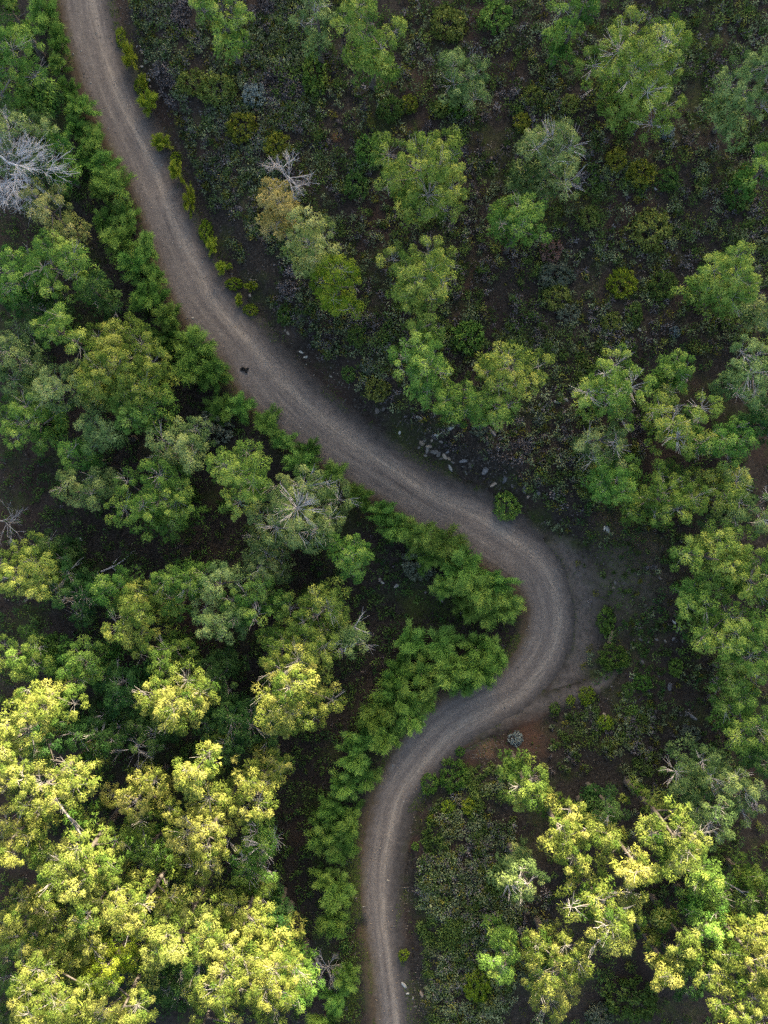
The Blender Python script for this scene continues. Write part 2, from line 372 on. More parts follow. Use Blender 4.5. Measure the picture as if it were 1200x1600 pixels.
# verge: brown earth with thin grass between the wheel-packed gravel and the soil
vb = ramp(nd, [(.35, (.034, .025, .018)), (.55, (.050, .038, .024)), (.72, (.040, .046, .015))]); lk.new(noise(.55, 7, .7, 29).outputs[0], vb.inputs[0])
def edge(lo, hi, ns, amp):
    a = nd.new('ShaderNodeMath'); a.operation = 'MULTIPLY_ADD'; a.inputs[1].default_value = amp; lk.new(noise(ns, 5, .7, 47).outputs[0], a.inputs[0]); lk.new(ad.outputs['Fac'], a.inputs[2])
    r = nd.new('ShaderNodeMapRange'); r.inputs[1].default_value = lo+amp*.5; r.inputs[2].default_value = hi+amp*.5; lk.new(a.outputs[0], r.inputs[0]); return r.outputs[0]
ve = ramp(nd, [(.35, (.022, .020, .019)), (.55, (.040, .036, .034)), (.72, (.064, .058, .054))]); lk.new(noise(2.2, 9, .8, 19).outputs[0], ve.inputs[0])
sdm = nd.new('ShaderNodeMapRange'); sdm.inputs[1].default_value = -.3; sdm.inputs[2].default_value = .3; lk.new(aa.outputs['Fac'], sdm.inputs[0])
vv = mix(sdm.outputs[0], vb.outputs[0], ve.outputs[0])
c1 = mix(edge(-.50, .25, 1.6, 1.0), rc, vv)
c2 = mix(edge(.35, 1.1, 1.5, .9), c1, col)
pb = nd.new('ShaderNodeBsdfPrincipled'); pb.inputs['Roughness'].default_value = .95; pb.inputs['Specular IOR Level'].default_value = .15
bp = nd.new('ShaderNodeBump'); bp.inputs['Strength'].default_value = .5; bp.inputs['Distance'].default_value = .05
lk.new(noise(9, 5, .7).outputs[0], bp.inputs['Height']); lk.new(bp.outputs[0], pb.inputs['Normal'])
o_ = nd.new('ShaderNodeOutputMaterial'); lk.new(c2, pb.inputs['Base Color']); lk.new(pb.outputs[0], o_.inputs[0])
road = link('road', mesh_np('road', np.stack([PX.ravel(), PY.ravel(), PZ.ravel()], 1), qr.ravel(), np.full(len(qr), 4), rm, True,
   {'across': ('POINT', A.ravel()), 'lane': ('POINT', np.clip((A/RHW[:, None]+1)/2, 0, 1).ravel()), 'along': ('POINT', np.repeat(RS, m_)), 'beyond': ('POINT', dd.ravel())}))
tag(road, 'winding grey-brown dirt road with wheel tracks and a sharp bend', kind='structure')

# pale run-off track that leaves the outside of the bend, and the faint wide turning track beside the bend
tm, nt, nd, lk = new_mat('run_off_dirt')
tc = nd.new('ShaderNodeTexCoord'); col, noise, mix = soil_nodes(nd, lk, tc.outputs['Object'])
r = ramp(nd, [(.35, (.036, .031, .028)), (.65, (.088, .076, .068))]); lk.new(noise(2.6, 10, .85, 3).outputs[0], r.inputs[0])
eg = nd.new('ShaderNodeAttribute'); eg.attribute_name = 'edge'
ea = nd.new('ShaderNodeMath'); ea.operation = 'MULTIPLY_ADD'; ea.inputs[1].default_value = 1.5; lk.new(noise(1.8, 5, .7, 9).outputs[0], ea.inputs[0]); lk.new(eg.outputs['Fac'], ea.inputs[2])
er = nd.new('ShaderNodeMapRange'); er.inputs[1].default_value = .80; er.inputs[2].default_value = 1.65; lk.new(ea.outputs[0], er.inputs[0])
c2 = mix(er.outputs[0], r.outputs[0], col)
pb = nd.new('ShaderNodeBsdfPrincipled'); pb.inputs['Roughness'].default_value = .95; pb.inputs['Specular IOR Level'].default_value = .15
o_ = nd.new('ShaderNodeOutputMaterial'); lk.new(c2, pb.inputs['Base Color']); lk.new(pb.outputs[0], o_.inputs[0])
def strip(name, pts, widths, label, lift):
    p = catmull([P2W(*a) for a in pts], 10); w = np.interp(np.linspace(0, 1, len(p)), np.linspace(0, 1, len(widths)), widths)
    t = unit(np.gradient(p, axis=0)); nn = np.stack([-t[:, 1], t[:, 0]], 1)
    a = np.linspace(-1, 1, 9)
    x = p[:, None, 0]+nn[:, None, 0]*a*w[:, None]; y = p[:, None, 1]+nn[:, None, 1]*a*w[:, None]
    d2, s2 = road_d(x.ravel(), y.ravel())
    z = relief(x.ravel(), y.ravel(), d2, s2).reshape(x.shape)
    ends = np.clip(np.minimum(np.arange(len(p)), len(p)-1-np.arange(len(p)))/8., 0, 1)
    e = np.maximum(np.abs(a)[None]*np.ones((len(p), 1)), 1-ends[:, None])
    z = z+lift-.10*smooth((e-.7)/.3)
    z = np.where(d2.reshape(x.shape) < .25, np.minimum(z, -.02), z)
    n, m = x.shape
    ii = np.arange(n-1)[:, None]*m+np.arange(m-1)[None, :]
    qq = np.stack([ii, ii+1, ii+m+1, ii+m], -1).reshape(-1, 4)
    o = link(name, mesh_np(name, np.stack([x.ravel(), y.ravel(), z.ravel()], 1), qq.ravel(), np.full(len(qq), 4), tm, True, {'edge': ('POINT', e.ravel())}))
    tag(o, label, kind='structure')
strip('path', [(700,1172),(745,1140),(800,1116),(850,1098),(900,1078),(935,1062),(958,1040)], [.6, 1.1, 1.3, 1.1, .85, .6, .35], 'pale run-off track leaving the outside of the bend to a point', .10)
strip('turning_track', [(845,835),(885,868),(905,920),(912,970),(905,1020),(885,1060),(845,1095)], [.7, 1.5, 1.9, 1.9, 1.7, 1.2, .6], 'faint outer wheel track round the sharp bend', .085)

# ------------------------------------------------------------------ pine trees
DENS = 1.0
def pine(px, py, rx, ry, H, col, label, bare=.12, lobe=.42, name='pine_tree', nbf=1.0, depth=.62, gap=1.0):
    seed = int(px*7919+py*104729) % (2**31)
    rng = np.random.default_rng(seed)
    zc = H*.72; x, y = P2W(px, py, zc); z0 = gz(x, y)
    zc = z0+H*.72; x, y = P2W(px, py, zc); z0 = gz(x, y)
    k = (CAM_H-zc)/CAM_H/20
    sc_ = .99 if px < 480 and py > 1100 else (.85 if 740 < px and py > 1150 else (.94 if 420 < px and py < 780 else 1.0))
    bare = bare*(.66 if bare >= .28 else .45)
    Rx, Ry = rx*k*sc_, ry*k*sc_; R = math.sqrt(Rx*Ry)
    D = min(.66*H, 1.25*R+.8)                              # crown depth
    root = link(name, None, loc=(x, y, z0)); tag(root, label, 'pine tree' if name == 'pine_tree' else 'tree', 'pine trees')
    # boughs on a dome
    nb = max(4, int((4.2+R*R*.95)*nbf)); P = []
    for t in range(1200):
        if len(P) >= nb: break
        a = rng.uniform(0, 2*np.pi); r_ = math.sqrt(rng.uniform(0, 1))*.78
        p = np.array([math.cos(a)*r_, math.sin(a)*r_])
        if all(np.hypot(*(p-q_)) > 1.02/math.sqrt(nb)*(1-t/1500) for q_ in P): P.append(p)
    P = np.array(P)
    if len(P) > 7: P = P[rng.random(len(P)) > .13]
    th = np.arctan2(P[:, 1], P[:, 0]); ph = rng.uniform(0, 6.28, 3)
    P = P*(1.06+.20*np.sin(2*th+ph[0])+.15*np.sin(3*th+ph[1])+.10*np.sin(5*th+ph[2]))[:, None]; nb = len(P)
    rho = np.hypot(P[:, 0], P[:, 1])
    zb = H-.35*R*.5-D*(rho**1.6)*rng.uniform(.5, 1.0, nb)-rng.uniform(0, .30, nb)*D
    rb = R*rng.uniform(.24, .46, nb)*(9/max(nb, 6))**.35
    # a few lower boughs that fill the skirt
    nl_ = max(4, int(nb*.7)); al_ = rng.uniform(0, 2*np.pi, nl_); rl_ = rng.uniform(.15, .8, nl_)
    P = np.vstack([P, np.stack([np.cos(al_)*rl_, np.sin(al_)*rl_], 1)])
    zb = np.concatenate([zb, np.maximum(H-D*rng.uniform(.9, 1.9, nl_), .22*H)]); rb = np.concatenate([rb, R*rng.uniform(.28, .4, nl_)])
    ax = rng.uniform(0, 6.28, 3)+np.arange(3)*2.1; rx_ = rng.uniform(.1, .45, 3)
    P = np.vstack([P, np.stack([np.cos(ax)*rx_, np.sin(ax)*rx_], 1)]); zb = np.concatenate([zb, H*np.array([.24, .33, .42])]); rb = np.concatenate([rb, R*np.array([.42, .44, .44])])
    bc = np.stack([P[:, 0]*Rx, P[:, 1]*Ry, np.maximum(zb, .22*H)], 1)
    tu = Tubes(); tw = Tubes()
    # trunk
    top = np.array([rng.normal()*.25, rng.normal()*.25, H*.93])
    zt = np.linspace(0, 1, 8); wob = np.stack([np.sin(zt*5+rng.uniform(0, 6))*.14, np.cos(zt*4+rng.uniform(0, 6))*.14, zt*0], 1)*zt[:, None]
    tp = zt[:, None]*top+wob; tp[0, 2] = -.3
    tu.tube(tp, .10+.018*H, .03, 7)
    def trunk_at(z): return np.array([np.interp(z, tp[:, 2], tp[:, i]) for i in range(3)])
    cs, rs, bt, lo = [], [], [], []
    for i in range(len(bc)):
        b = bc[i]; dist = math.hypot(b[0], b[1])
        s = trunk_at(max(.15*H, min(.9*H, b[2]-dist*rng.uniform(.35, .7))))
        mid = (s+b)/2+np.array([0, 0, -.08*dist])+rng.normal(size=3)*.10
        t = np.linspace(0, 1, 6)[:, None]; lim = (1-t)**2*s+2*t*(1-t)*mid+t*t*b
        tu.tube(lim, .035+.012*dist+.02, .022, 5)
        n = int(max(4, 2+(2.05 if i < nb else 1.5)*(rb[i]/lobe)**2))
        d = dome(n, rng, .75)
        pos = b+d*rb[i]*rng.uniform(.80, 1.15, (n, 1))*np.array([1, 1, .85])
        is_bare = rng.random(n)*(1 if i < nb else 9) < bare*(1.3 if rng.random() < .4 else .7)
        for j in range(n):
            e = pos[j]; m2 = (b*.6+e*.4)+rng.normal(size=3)*.06; m2[2] -= .06
            over = 1.0
            if i < nb: tw.tube([b-(0, 0, .12), b+(e-b)*over], .018, .008, 3)
            if is_bare[j]:
                for f in range(4):
                    q_ = e+unit(e-b+rng.normal(size=3)*.6)*rng.uniform(.3, .65); q_[2] += rng.uniform(.05, .3)
                    tw.tube([m2, (m2+q_)/2+rng.normal(size=3)*.05, q_], .019, .007, 3)
        keep = ~is_bare
        cs.append(pos[keep]); rs.append(rng.uniform(.52, 1.06, keep.sum())*lobe); bt.append(np.full(keep.sum(), rng.normal()*.17)); lo.append(np.full(keep.sum(), i >= nb))
    cs = np.vstack(cs); rs = np.concatenate(rs); bt = np.concatenate(bt)
    lo = np.concatenate(lo); f_ = (lobe/.46)**2
    v, li = blade_tris(cs[~lo], rs[~lo], int(206*f_), rng, L=(.08, .165), W=(.036, .062), squash=.95, shell=(.62, 1.0), spiky=.06)
    v2, li2 = blade_tris(cs[lo], rs[lo], int(58*f_), rng, L=(.2, .32), W=(.08, .13), squash=.95, shell=(.7, 1.0))
    v = np.vstack([v, v2]); li = np.concatenate([np.where(~lo)[0][li], np.where(lo)[0][li2]])
    lt = bt+rng.normal(size=len(cs))*.23
    # lobes higher in the crown get a lighter, yellower tint
    hz = (cs[:, 2]-cs[:, 2].min())/(np.ptp(cs[:, 2])+1e-6)
    tint = np.clip(.47+lt[li]+.14*(hz[li]-.5)+rng.normal(size=len(li))*.09, 0, 1)
    link('trunk', tu.mesh('trunk', BARK), root)
    tag(link('branches', tw.mesh('branches', DEADWOOD if bare > .18 else BARK_PALE), root), kind='stuff')
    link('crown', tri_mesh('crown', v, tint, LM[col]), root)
    return root

def dead_pine(px, py, H, spread, label, trunk_r=.16, twigs=7, name='dead_tree', mat=None, cat='dead tree', flat=.35, tilt=(0, 0)):
    rng = np.random.default_rng(int(px*31+py*17))
    x, y = P2W(px, py, 0); z0 = gz(x, y); x, y = P2W(px, py, z0)
    root = link(name, None, loc=(x, y, z0)); tag(root, label, cat, 'bare dead trees and branches')
    tu = Tubes(); tw = Tubes()
    top = np.array([tilt[0], tilt[1], H])
    t = np.linspace(0, 1, 7)[:, None]; tp = t*top+np.sin(t*4)*np.array([.15, -.1, 0]); tp[0, 2] = -.25
    tu.tube(tp, trunk_r, trunk_r*.35, 7)
    nbr = 11
    for i in range(nbr):
        h = rng.uniform(.45, 1.0); s = np.array([np.interp(h, t[:, 0], tp[:, k]) for k in range(3)])
        a = i*2.4+rng.uniform(-.4, .4); L = spread*rng.uniform(.55, 1.0)*(1.15-.45*h)
        e = s+np.array([math.cos(a)*L, math.sin(a)*L, L*flat*rng.uniform(.4, 1.3)])
        m = (s+e)/2+rng.normal(size=3)*.18*spread*.3
        br = np.array([(1-u)**2*s+2*u*(1-u)*m+u*u*e for u in np.linspace(0, 1, 7)])
        tu.tube(br, trunk_r*.42, .02, 5)
        for j in range(twigs):
            u = rng.integers(2, 7); p = br[u]; dl = unit(e-s+rng.normal(size=3)*.8*np.linalg.norm(e-s)*.6)
            l = spread*rng.uniform(.18, .42); q_ = p+dl*l; mm_ = (p+q_)/2+rng.normal(size=3)*.06
            tw.tube([p, mm_, q_], .018, .008, 3)
            for f in range(5):
                q2 = q_+unit(dl+rng.normal(size=3)*.7)*l*rng.uniform(.3, .8)
                tw.tube([mm_ if f % 2 else q_*.8+mm_*.2, (q_+q2)/2+rng.normal(size=3)*.03, q2], .009, .004, 3)
    link('trunk', tu.mesh('trunk', mat or DEADWOOD), root); tag(link('twigs', tw.mesh('twigs', mat or DEADWOOD), root), kind='stuff')
    return root

# px, py, rx, ry (apparent, in picture units), height m, colour, label [, bare, lobe]
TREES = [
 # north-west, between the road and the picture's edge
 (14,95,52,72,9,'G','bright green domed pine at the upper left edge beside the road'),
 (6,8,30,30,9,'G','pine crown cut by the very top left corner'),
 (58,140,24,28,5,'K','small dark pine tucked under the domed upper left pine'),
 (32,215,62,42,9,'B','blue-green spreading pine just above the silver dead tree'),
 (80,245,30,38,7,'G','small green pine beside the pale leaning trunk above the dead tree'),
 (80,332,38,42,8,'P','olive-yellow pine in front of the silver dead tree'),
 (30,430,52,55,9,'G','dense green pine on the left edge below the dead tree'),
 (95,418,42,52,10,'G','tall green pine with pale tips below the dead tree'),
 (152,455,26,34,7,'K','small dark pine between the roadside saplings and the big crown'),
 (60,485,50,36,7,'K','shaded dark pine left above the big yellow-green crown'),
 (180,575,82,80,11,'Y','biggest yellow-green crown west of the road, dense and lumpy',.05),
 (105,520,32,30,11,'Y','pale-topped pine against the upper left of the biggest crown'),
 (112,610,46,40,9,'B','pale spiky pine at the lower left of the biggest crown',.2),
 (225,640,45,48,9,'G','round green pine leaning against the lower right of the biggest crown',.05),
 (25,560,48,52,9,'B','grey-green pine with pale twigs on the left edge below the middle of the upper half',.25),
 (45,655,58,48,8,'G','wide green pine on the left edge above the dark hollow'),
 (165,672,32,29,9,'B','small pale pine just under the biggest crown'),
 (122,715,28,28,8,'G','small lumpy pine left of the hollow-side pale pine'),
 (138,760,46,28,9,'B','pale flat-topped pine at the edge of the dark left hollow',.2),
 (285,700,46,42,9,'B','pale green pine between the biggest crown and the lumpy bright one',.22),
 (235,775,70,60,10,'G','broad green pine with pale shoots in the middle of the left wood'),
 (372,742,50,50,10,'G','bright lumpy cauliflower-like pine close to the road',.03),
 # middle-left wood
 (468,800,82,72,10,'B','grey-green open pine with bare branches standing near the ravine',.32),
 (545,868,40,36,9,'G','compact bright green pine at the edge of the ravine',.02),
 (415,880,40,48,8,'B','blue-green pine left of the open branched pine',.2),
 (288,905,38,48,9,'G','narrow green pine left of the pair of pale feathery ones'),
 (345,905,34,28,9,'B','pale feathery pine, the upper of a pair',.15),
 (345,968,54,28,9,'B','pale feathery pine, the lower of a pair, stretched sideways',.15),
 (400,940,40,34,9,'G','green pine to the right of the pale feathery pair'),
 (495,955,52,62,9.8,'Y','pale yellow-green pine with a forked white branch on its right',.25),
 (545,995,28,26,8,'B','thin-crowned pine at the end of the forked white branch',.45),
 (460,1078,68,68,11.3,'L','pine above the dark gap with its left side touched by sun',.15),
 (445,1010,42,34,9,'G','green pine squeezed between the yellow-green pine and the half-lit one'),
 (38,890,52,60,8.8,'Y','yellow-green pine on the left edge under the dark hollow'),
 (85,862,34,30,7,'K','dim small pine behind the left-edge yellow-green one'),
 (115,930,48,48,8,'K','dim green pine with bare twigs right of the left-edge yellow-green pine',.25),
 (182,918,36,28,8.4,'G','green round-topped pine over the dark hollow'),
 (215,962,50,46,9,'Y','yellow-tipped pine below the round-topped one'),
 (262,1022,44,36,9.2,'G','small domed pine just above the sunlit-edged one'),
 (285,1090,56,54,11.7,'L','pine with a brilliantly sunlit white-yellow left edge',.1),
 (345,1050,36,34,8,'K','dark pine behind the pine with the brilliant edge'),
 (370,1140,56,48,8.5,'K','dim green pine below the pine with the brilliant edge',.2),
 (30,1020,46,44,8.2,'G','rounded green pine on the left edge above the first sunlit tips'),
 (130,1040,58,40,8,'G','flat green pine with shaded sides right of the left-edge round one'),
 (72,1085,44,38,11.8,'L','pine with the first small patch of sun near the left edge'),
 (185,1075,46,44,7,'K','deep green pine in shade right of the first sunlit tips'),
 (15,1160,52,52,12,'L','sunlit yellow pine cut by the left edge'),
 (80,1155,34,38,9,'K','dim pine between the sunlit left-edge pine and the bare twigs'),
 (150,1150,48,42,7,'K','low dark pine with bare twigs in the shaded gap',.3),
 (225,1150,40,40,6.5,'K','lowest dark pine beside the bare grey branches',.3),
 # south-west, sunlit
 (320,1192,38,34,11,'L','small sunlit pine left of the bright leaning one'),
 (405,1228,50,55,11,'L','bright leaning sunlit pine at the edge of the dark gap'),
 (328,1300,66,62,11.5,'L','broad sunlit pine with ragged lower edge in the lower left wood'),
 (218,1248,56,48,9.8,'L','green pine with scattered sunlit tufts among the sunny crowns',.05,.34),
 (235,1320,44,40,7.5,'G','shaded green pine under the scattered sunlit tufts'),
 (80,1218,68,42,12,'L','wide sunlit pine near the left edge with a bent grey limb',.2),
 (45,1290,52,50,12.5,'L','pale glaring sunlit pine on the left edge'),
 (118,1345,66,52,12.5,'L','largest glaring sunlit crown in the lower left'),
 (55,1430,56,42,9.8,'L','mixed green and sunlit pine beside the rust-coloured patch'),
 (160,1405,44,38,10,'L','sunlit pine right above the rusty shrub gap'),
 (228,1400,58,42,11,'L','sunlit pine with a broken pale limb in its middle',.22),
 (290,1445,60,46,10.5,'L','half-shaded sunlit pine left of the dark slot'),
 (118,1465,52,42,10.5,'L','sunlit yellow pine below the largest glaring crown'),
 (182,1490,42,38,9.5,'E','lime-yellow dense pine in the lower left',.0,.36),
 (92,1525,78,52,11.5,'L','broad sunlit crown near the lower left corner'),
 (200,1560,62,46,11.5,'L','sunlit pine on the bottom edge of the left wood'),
 (90,1590,70,40,11,'L','sunlit pine cut by the bottom edge in the corner'),
 (385,1435,46,38,9.8,'L','sunlit pine above the large sunny one next to the dark gap'),
 (352,1510,64,58,11.5,'L','large sunny pine left of the lower road'),
 (430,1520,46,62,11,'L','sunny pine nearest to the lower road on its west side'),
 (468,1535,28,36,7.5,'G','green pine fringe shaded beside the sunny pine by the lower road'),
 (400,1340,38,54,7.5,'G','shaded pine with white bare branches by the dark gap',.45),
 (25,1505,40,38,7,'K','dim green pine on the left edge between sunny crowns'),
 (20,1575,40,38,7,'K','dim green pine in the lower left corner'),
 (270,1535,44,44,7,'K','dark green pine in the slot between two sunny crowns'),
 (330,1590,44,26,10,'L','sunlit tip of a pine on the bottom edge'),
 (432,1440,26,26,6.5,'K','small dark pine at the dark gap above the sunny pine by the road'),
 # south-east
 (822,1222,48,46,8.5,'G','domed green pine south of the road just below the bend',.05),
 (878,1290,40,60,10.2,'L','pine with a bright sun-struck face right of the lower road'),
 (815,1372,56,36,7.5,'B','grey-green branched pine left of the sunny middle group',.42),
 (938,1298,26,24,9,'L','tiny sunlit pine between two sun-struck ones'),
 (945,1262,34,28,6.5,'K','dim thin pine behind the tiny sunlit one',.3),
 (985,1345,44,38,9.8,'L','sunlit domed pine right of the tiny one'),
 (940,1430,66,62,10,'L','sunlit pine with pale branches showing in its centre',.28),
 (868,1515,68,68,9.8,'L','broad sunlit pine low in the right-hand wood'),
 (780,1490,40,46,7,'G','shaded green pine between the heath and the broad sunlit pine'),
 (1125,1245,84,74,9,'B','largest grey-green open crown with white twigs on the right',.38),
 (1045,1295,50,50,10.2,'L','pine with streaks of sun left of the largest grey-green crown'),
 (1075,1362,46,46,8,'G','shaded pine below the streak-lit one'),
 (1062,1462,30,38,8.8,'L','half-sunlit small pine left of its dark twin'),
 (1102,1440,36,38,7.5,'G','dark twin of the half-sunlit small pine'),
 (1038,1508,32,26,8.8,'L','low sunlit pine below the half-sunlit small one'),
 (1165,1480,50,56,9.2,'L','half-lit pine at the lower right edge'),
 (1140,1562,56,46,9.8,'L','brightest sunlit pine in the lower right corner'),
 (1195,1550,34,46,9.2,'L','sunlit pine cut by the lower right edge'),
 (1192,1400,36,48,7.5,'G','dim green pine cut by the right edge below the grey-green crown'),
 (1125,1392,44,30,6.5,'G','dim low pine with a bare white branch',.25),
 (1075,1530,40,34,6.5,'K','dark pine between the two lower right sunny clusters'),
 (1168,1130,46,46,8,'G','yellow-green pine on the right edge under the wooded slope'),
 (1185,1185,34,32,6.5,'K','dark pine under the right-edge yellow-green one'),
 # east
 (958,612,54,66,10,'Y','tall pale pine with a white branched limb, east of the white stones',.3),
 (940,690,40,34,8,'B','lower skirt pine with bare silver limbs under the tall pale pine',.45),
 (1060,580,30,28,8,'G','small green pine on top of the branched pair'),
 (1070,655,62,54,9.5,'Y','open-branched pine with white antler-like twigs',.4),
 (1130,690,40,38,9,'G','round pine at the right of the antler-twigged one',.15),
 (955,755,50,46,8,'G','dense dark-green pine below the tall pale one',.05),
 (1045,780,58,54,9.5,'G','lumpy pine right of the dense dark-green one',.05),
 (1120,765,44,38,8,'Y','yellow-green pine in the gap under the antler twigs'),
 (1172,790,44,54,9,'B','grey-green twiggy pine on the right edge',.4),
 (1115,868,54,46,9.5,'Y','yellow-green lumpy pine bulging out from the right slope',.05),
 (1182,905,44,54,9.5,'G','rounded pine on the right edge behind the bulging one',.05),
 (1100,932,38,38,8,'G','small dense pine facing the bend clearing',.03),
 (1125,990,48,42,8.5,'G','pine with pale dead twigs under it at the clearing',.22),
 (1180,995,42,44,9,'G','cushiony pine on the right edge level with the bend'),
 (1165,1060,48,40,8,'G','lowest pine of the right-edge wood beside the clearing'),
 (1172,585,46,46,9,'B','silvery twiggy pine cut by the right edge in the middle',.45),
 (1188,665,34,40,6.5,'K','dark understorey pine at the right edge'),
 (1140,432,60,60,9,'Y','lone rounded pine near the right edge in the upper half',.12),
 (1190,490,30,26,6.5,'B','small pale pine below the lone rounded one'),
 # north-east heath, scattered pines
 (655,428,54,62,9.5,'Y','yellow-green pine standing alone right of the dying tree',.08),
 (665,262,72,80,11,'Y','large ragged pine in the middle of the upper heath',.12),
 (858,245,56,56,8.5,'B','grey-green pine with bare fan of twigs in the upper heath',.35),
 (810,350,45,46,8,'G','small bright pine beside the pink dry shrub',.1),
 (1012,92,82,84,11,'Y','largest yellowish pine at the upper right with white twigs',.3),
 (892,20,44,40,8.5,'G','green pine cut by the top edge left of the largest yellowish one',.12),
 (1172,140,48,66,9,'B','grey-green pine at the upper right edge',.2),
 (1192,262,26,36,7,'G','narrow green pine cut by the upper right edge'),
 (580,44,58,56,10,'Y','domed yellow-green pine at the top edge',.12),
 (492,26,30,36,8,'B','thin twiggy pine at the top edge left of the domed one',.45),
 (345,14,44,40,9,'Y','yellow-green pine cut by the top edge beside the heath',.1),
 (730,115,40,40,5.5,'B','low feathery pale pine with starry twigs',.2),
 (432,322,38,40,8.5,'T','tan dying pine crown at the head of the bare white branches',.25),
 (482,378,42,46,9,'P','yellowing pine joined to the tan dying one',.2),
 (525,442,36,46,8,'E','bright yellow-green pine at the foot of the dying row',.06),
 (658,572,46,46,9,'G','lobed green pine with an open heart, left of the dense round one',.08),
 (662,520,24,22,8,'G','topmost tuft-like pine of the central clump',.03),
 (716,628,42,40,8.5,'G','pine at the lower point of the central clump',.05),
 (793,575,60,54,10,'Y','dense round cauliflower-headed pine of the central clump',.0,.4),
 (772,640,32,26,6,'G','dim low pine under the dense round one'),
]
for t in TREES:
    t = list(t)
    if t[5] == 'L': t[4] += (1.1 if t[0] < 700 else .5)+(1.3*math.sin(t[0]*1.7+t[1]*.9) if t[1] > 1150 else 0)
    elif t[0] > 900 and t[1] < 1150: t[4] -= .8
    pine(*t)

dead_pine(96,322,8.5,3.4,'silver dead tree with a tangle of bare twigs at the left edge',.15,20,mat=SILVER,tilt=(-.8,.2))
dead_pine(52,300,7.5,3.0,'second bare silver trunk inside the left-edge tangle',.11,20,mat=SILVER,tilt=(-.6,.0))
dead_pine(462,318,5.5,1.7,'bare white branches of a dead tree at the head of the tan pine',.065,8,tilt=(-.2,.4))
dead_pine(240,1140,5.5,2.2,'bare grey tree in the shaded gap among dark pines',.09,4,mat=BARK_PALE)
dead_pine(30,815,3.0,1.8,'bare twiggy sapling in the dark left hollow',.06,4,mat=BARK_PALE)
dead_pine(512,1500,1.2,1.5,'dry pinkish leafless bush between the dark gap and the lower road',.05,6,mat=BARK_PALE,cat='dry bush',name='dry_bush')
dead_pine(1110,975,4.5,1.6,'bare dead pine poking out of the wood at the clearing',.08,4,mat=BARK_PALE)

# ------------------------------------------------------------------ young pines and shrubs (a few shapes, copied)
def sapling_meshes(seed):
    rng = np.random.default_rng(seed)
    tu = Tubes(); tu.tube([(0, 0, -.2), (.05, 0, .8), (0, .05, 1.9)], .05, .02, 5)
    V = []; T = []
    n = rng.integers(17, 22)
    for i in range(n):
        a = i*2.4+rng.uniform(-.5, .5); h = rng.uniform(.25, 1.7); el = math.radians(15+45*h/1.7+rng.uniform(-10, 15))
        L = (1.25-.35*h/1.7)*rng.uniform(.7, 1.1)
        d = np.array([math.cos(a)*math.cos(el), math.sin(a)*math.cos(el), math.sin(el)])
        s = np.array([0, 0, h]); e = s+d*L
        tu.tube([s, (s+e)/2+(0, 0, -.04), e], .018, .006, 3)
        m = 380; t = rng.uniform(.15, 1.0, m)**.8
        p = s+d*L*t[:, None]+rng.normal(size=(m, 3))*.085
        r = rng.normal(size=(m, 3)); r -= d*(r@d)[:, None]; r = unit(r)
        bd = unit(d*.55+r*.75+(0, 0, .2)); side = unit(np.cross(bd, rng.normal(size=(m, 3))*.5+(0, 0, 1)))
        l = rng.uniform(.14, .28, (m, 1)); w = rng.uniform(.017, .030, (m, 1))/2
        V.append(np.stack([p-side*w, p+side*w, p+bd*l], 1).reshape(-1, 3)); T.append(np.clip(.52+rng.normal()*.14+rng.normal(size=m)*.10+.18*(t-.5), 0, 1))
    return tu.mesh('stem', BARK), tri_mesh('crown', np.vstack(V), np.concatenate(T), LM['S'])
SAP = [sapling_meshes(100+i) for i in range(8)]
SAP_G = []
for st_, cr_ in SAP:
    c2_ = cr_.copy(); c2_.materials[0] = LM['G']; SAP_G.append((st_, c2_))
SAP_E = []
for st_, cr_ in SAP[:5]:
    c2_ = cr_.copy(); c2_.materials[0] = LM['E']; SAP_E.append((st_, c2_))

def bush_meshes(seed, n_lobes, lobe, per, L, W, mat):
    rng = np.random.default_rng(seed)
    d = dome(n_lobes, rng, .6)
    c = d*rng.uniform(.70, .95, (n_lobes, 1))*np.array([1, 1, .8])+(0, 0, .15)
    v, li = blade_tris(c, rng.uniform(.75, 1.25, n_lobes)*lobe, per, rng, L=L, W=W, rad=.5, tan=.8, up=.3)
    tint = np.clip(.42+(rng.normal(size=n_lobes)*.14)[li]+rng.normal(size=len(li))*.17, 0, 1)
    tu = Tubes()
    for k in range(6): tu.tube([(0, 0, -.15), c[k]*.5, c[k]], .03, .01, 4)
    return tu.mesh('stem', DARKWOOD), tri_mesh('crown', v, tint, mat)
BUSH = {k: [bush_meshes(300+7*i+ord(k), 38, .19, 62, (.06, .13), (.06, .10), LM[k]) for i in range(3)] for k in 'ONDECWRGS'}

def place(meshes, name, px, py, rx, ry, zs, label, cat, group, rng):
    x, y = P2W(px, py, .8); z = gz(x, y); x, y = P2W(px, py, z+.7); z = gz(x, y)
    k = (CAM_H-z-.7)/CAM_H/20
    if name != 'shrub': rx *= rng.uniform(.78, 1.15); ry *= rng.uniform(.78, 1.15); zs *= rng.uniform(.75, 1.2)
    R = (rx+ry)/2*k
    o = link(name, None, loc=(x, y, z-.03), rotz=0)
    o.scale = (rx*k, ry*k, R*zs)
    tag(o, label, cat, group)
    ro = rng.uniform(0, 6.28)
    for nm, me in (('stem', meshes[0]), ('crown', meshes[1])):
        c = link(nm, me, o); c.rotation_euler = (0, 0, ro)
    return o

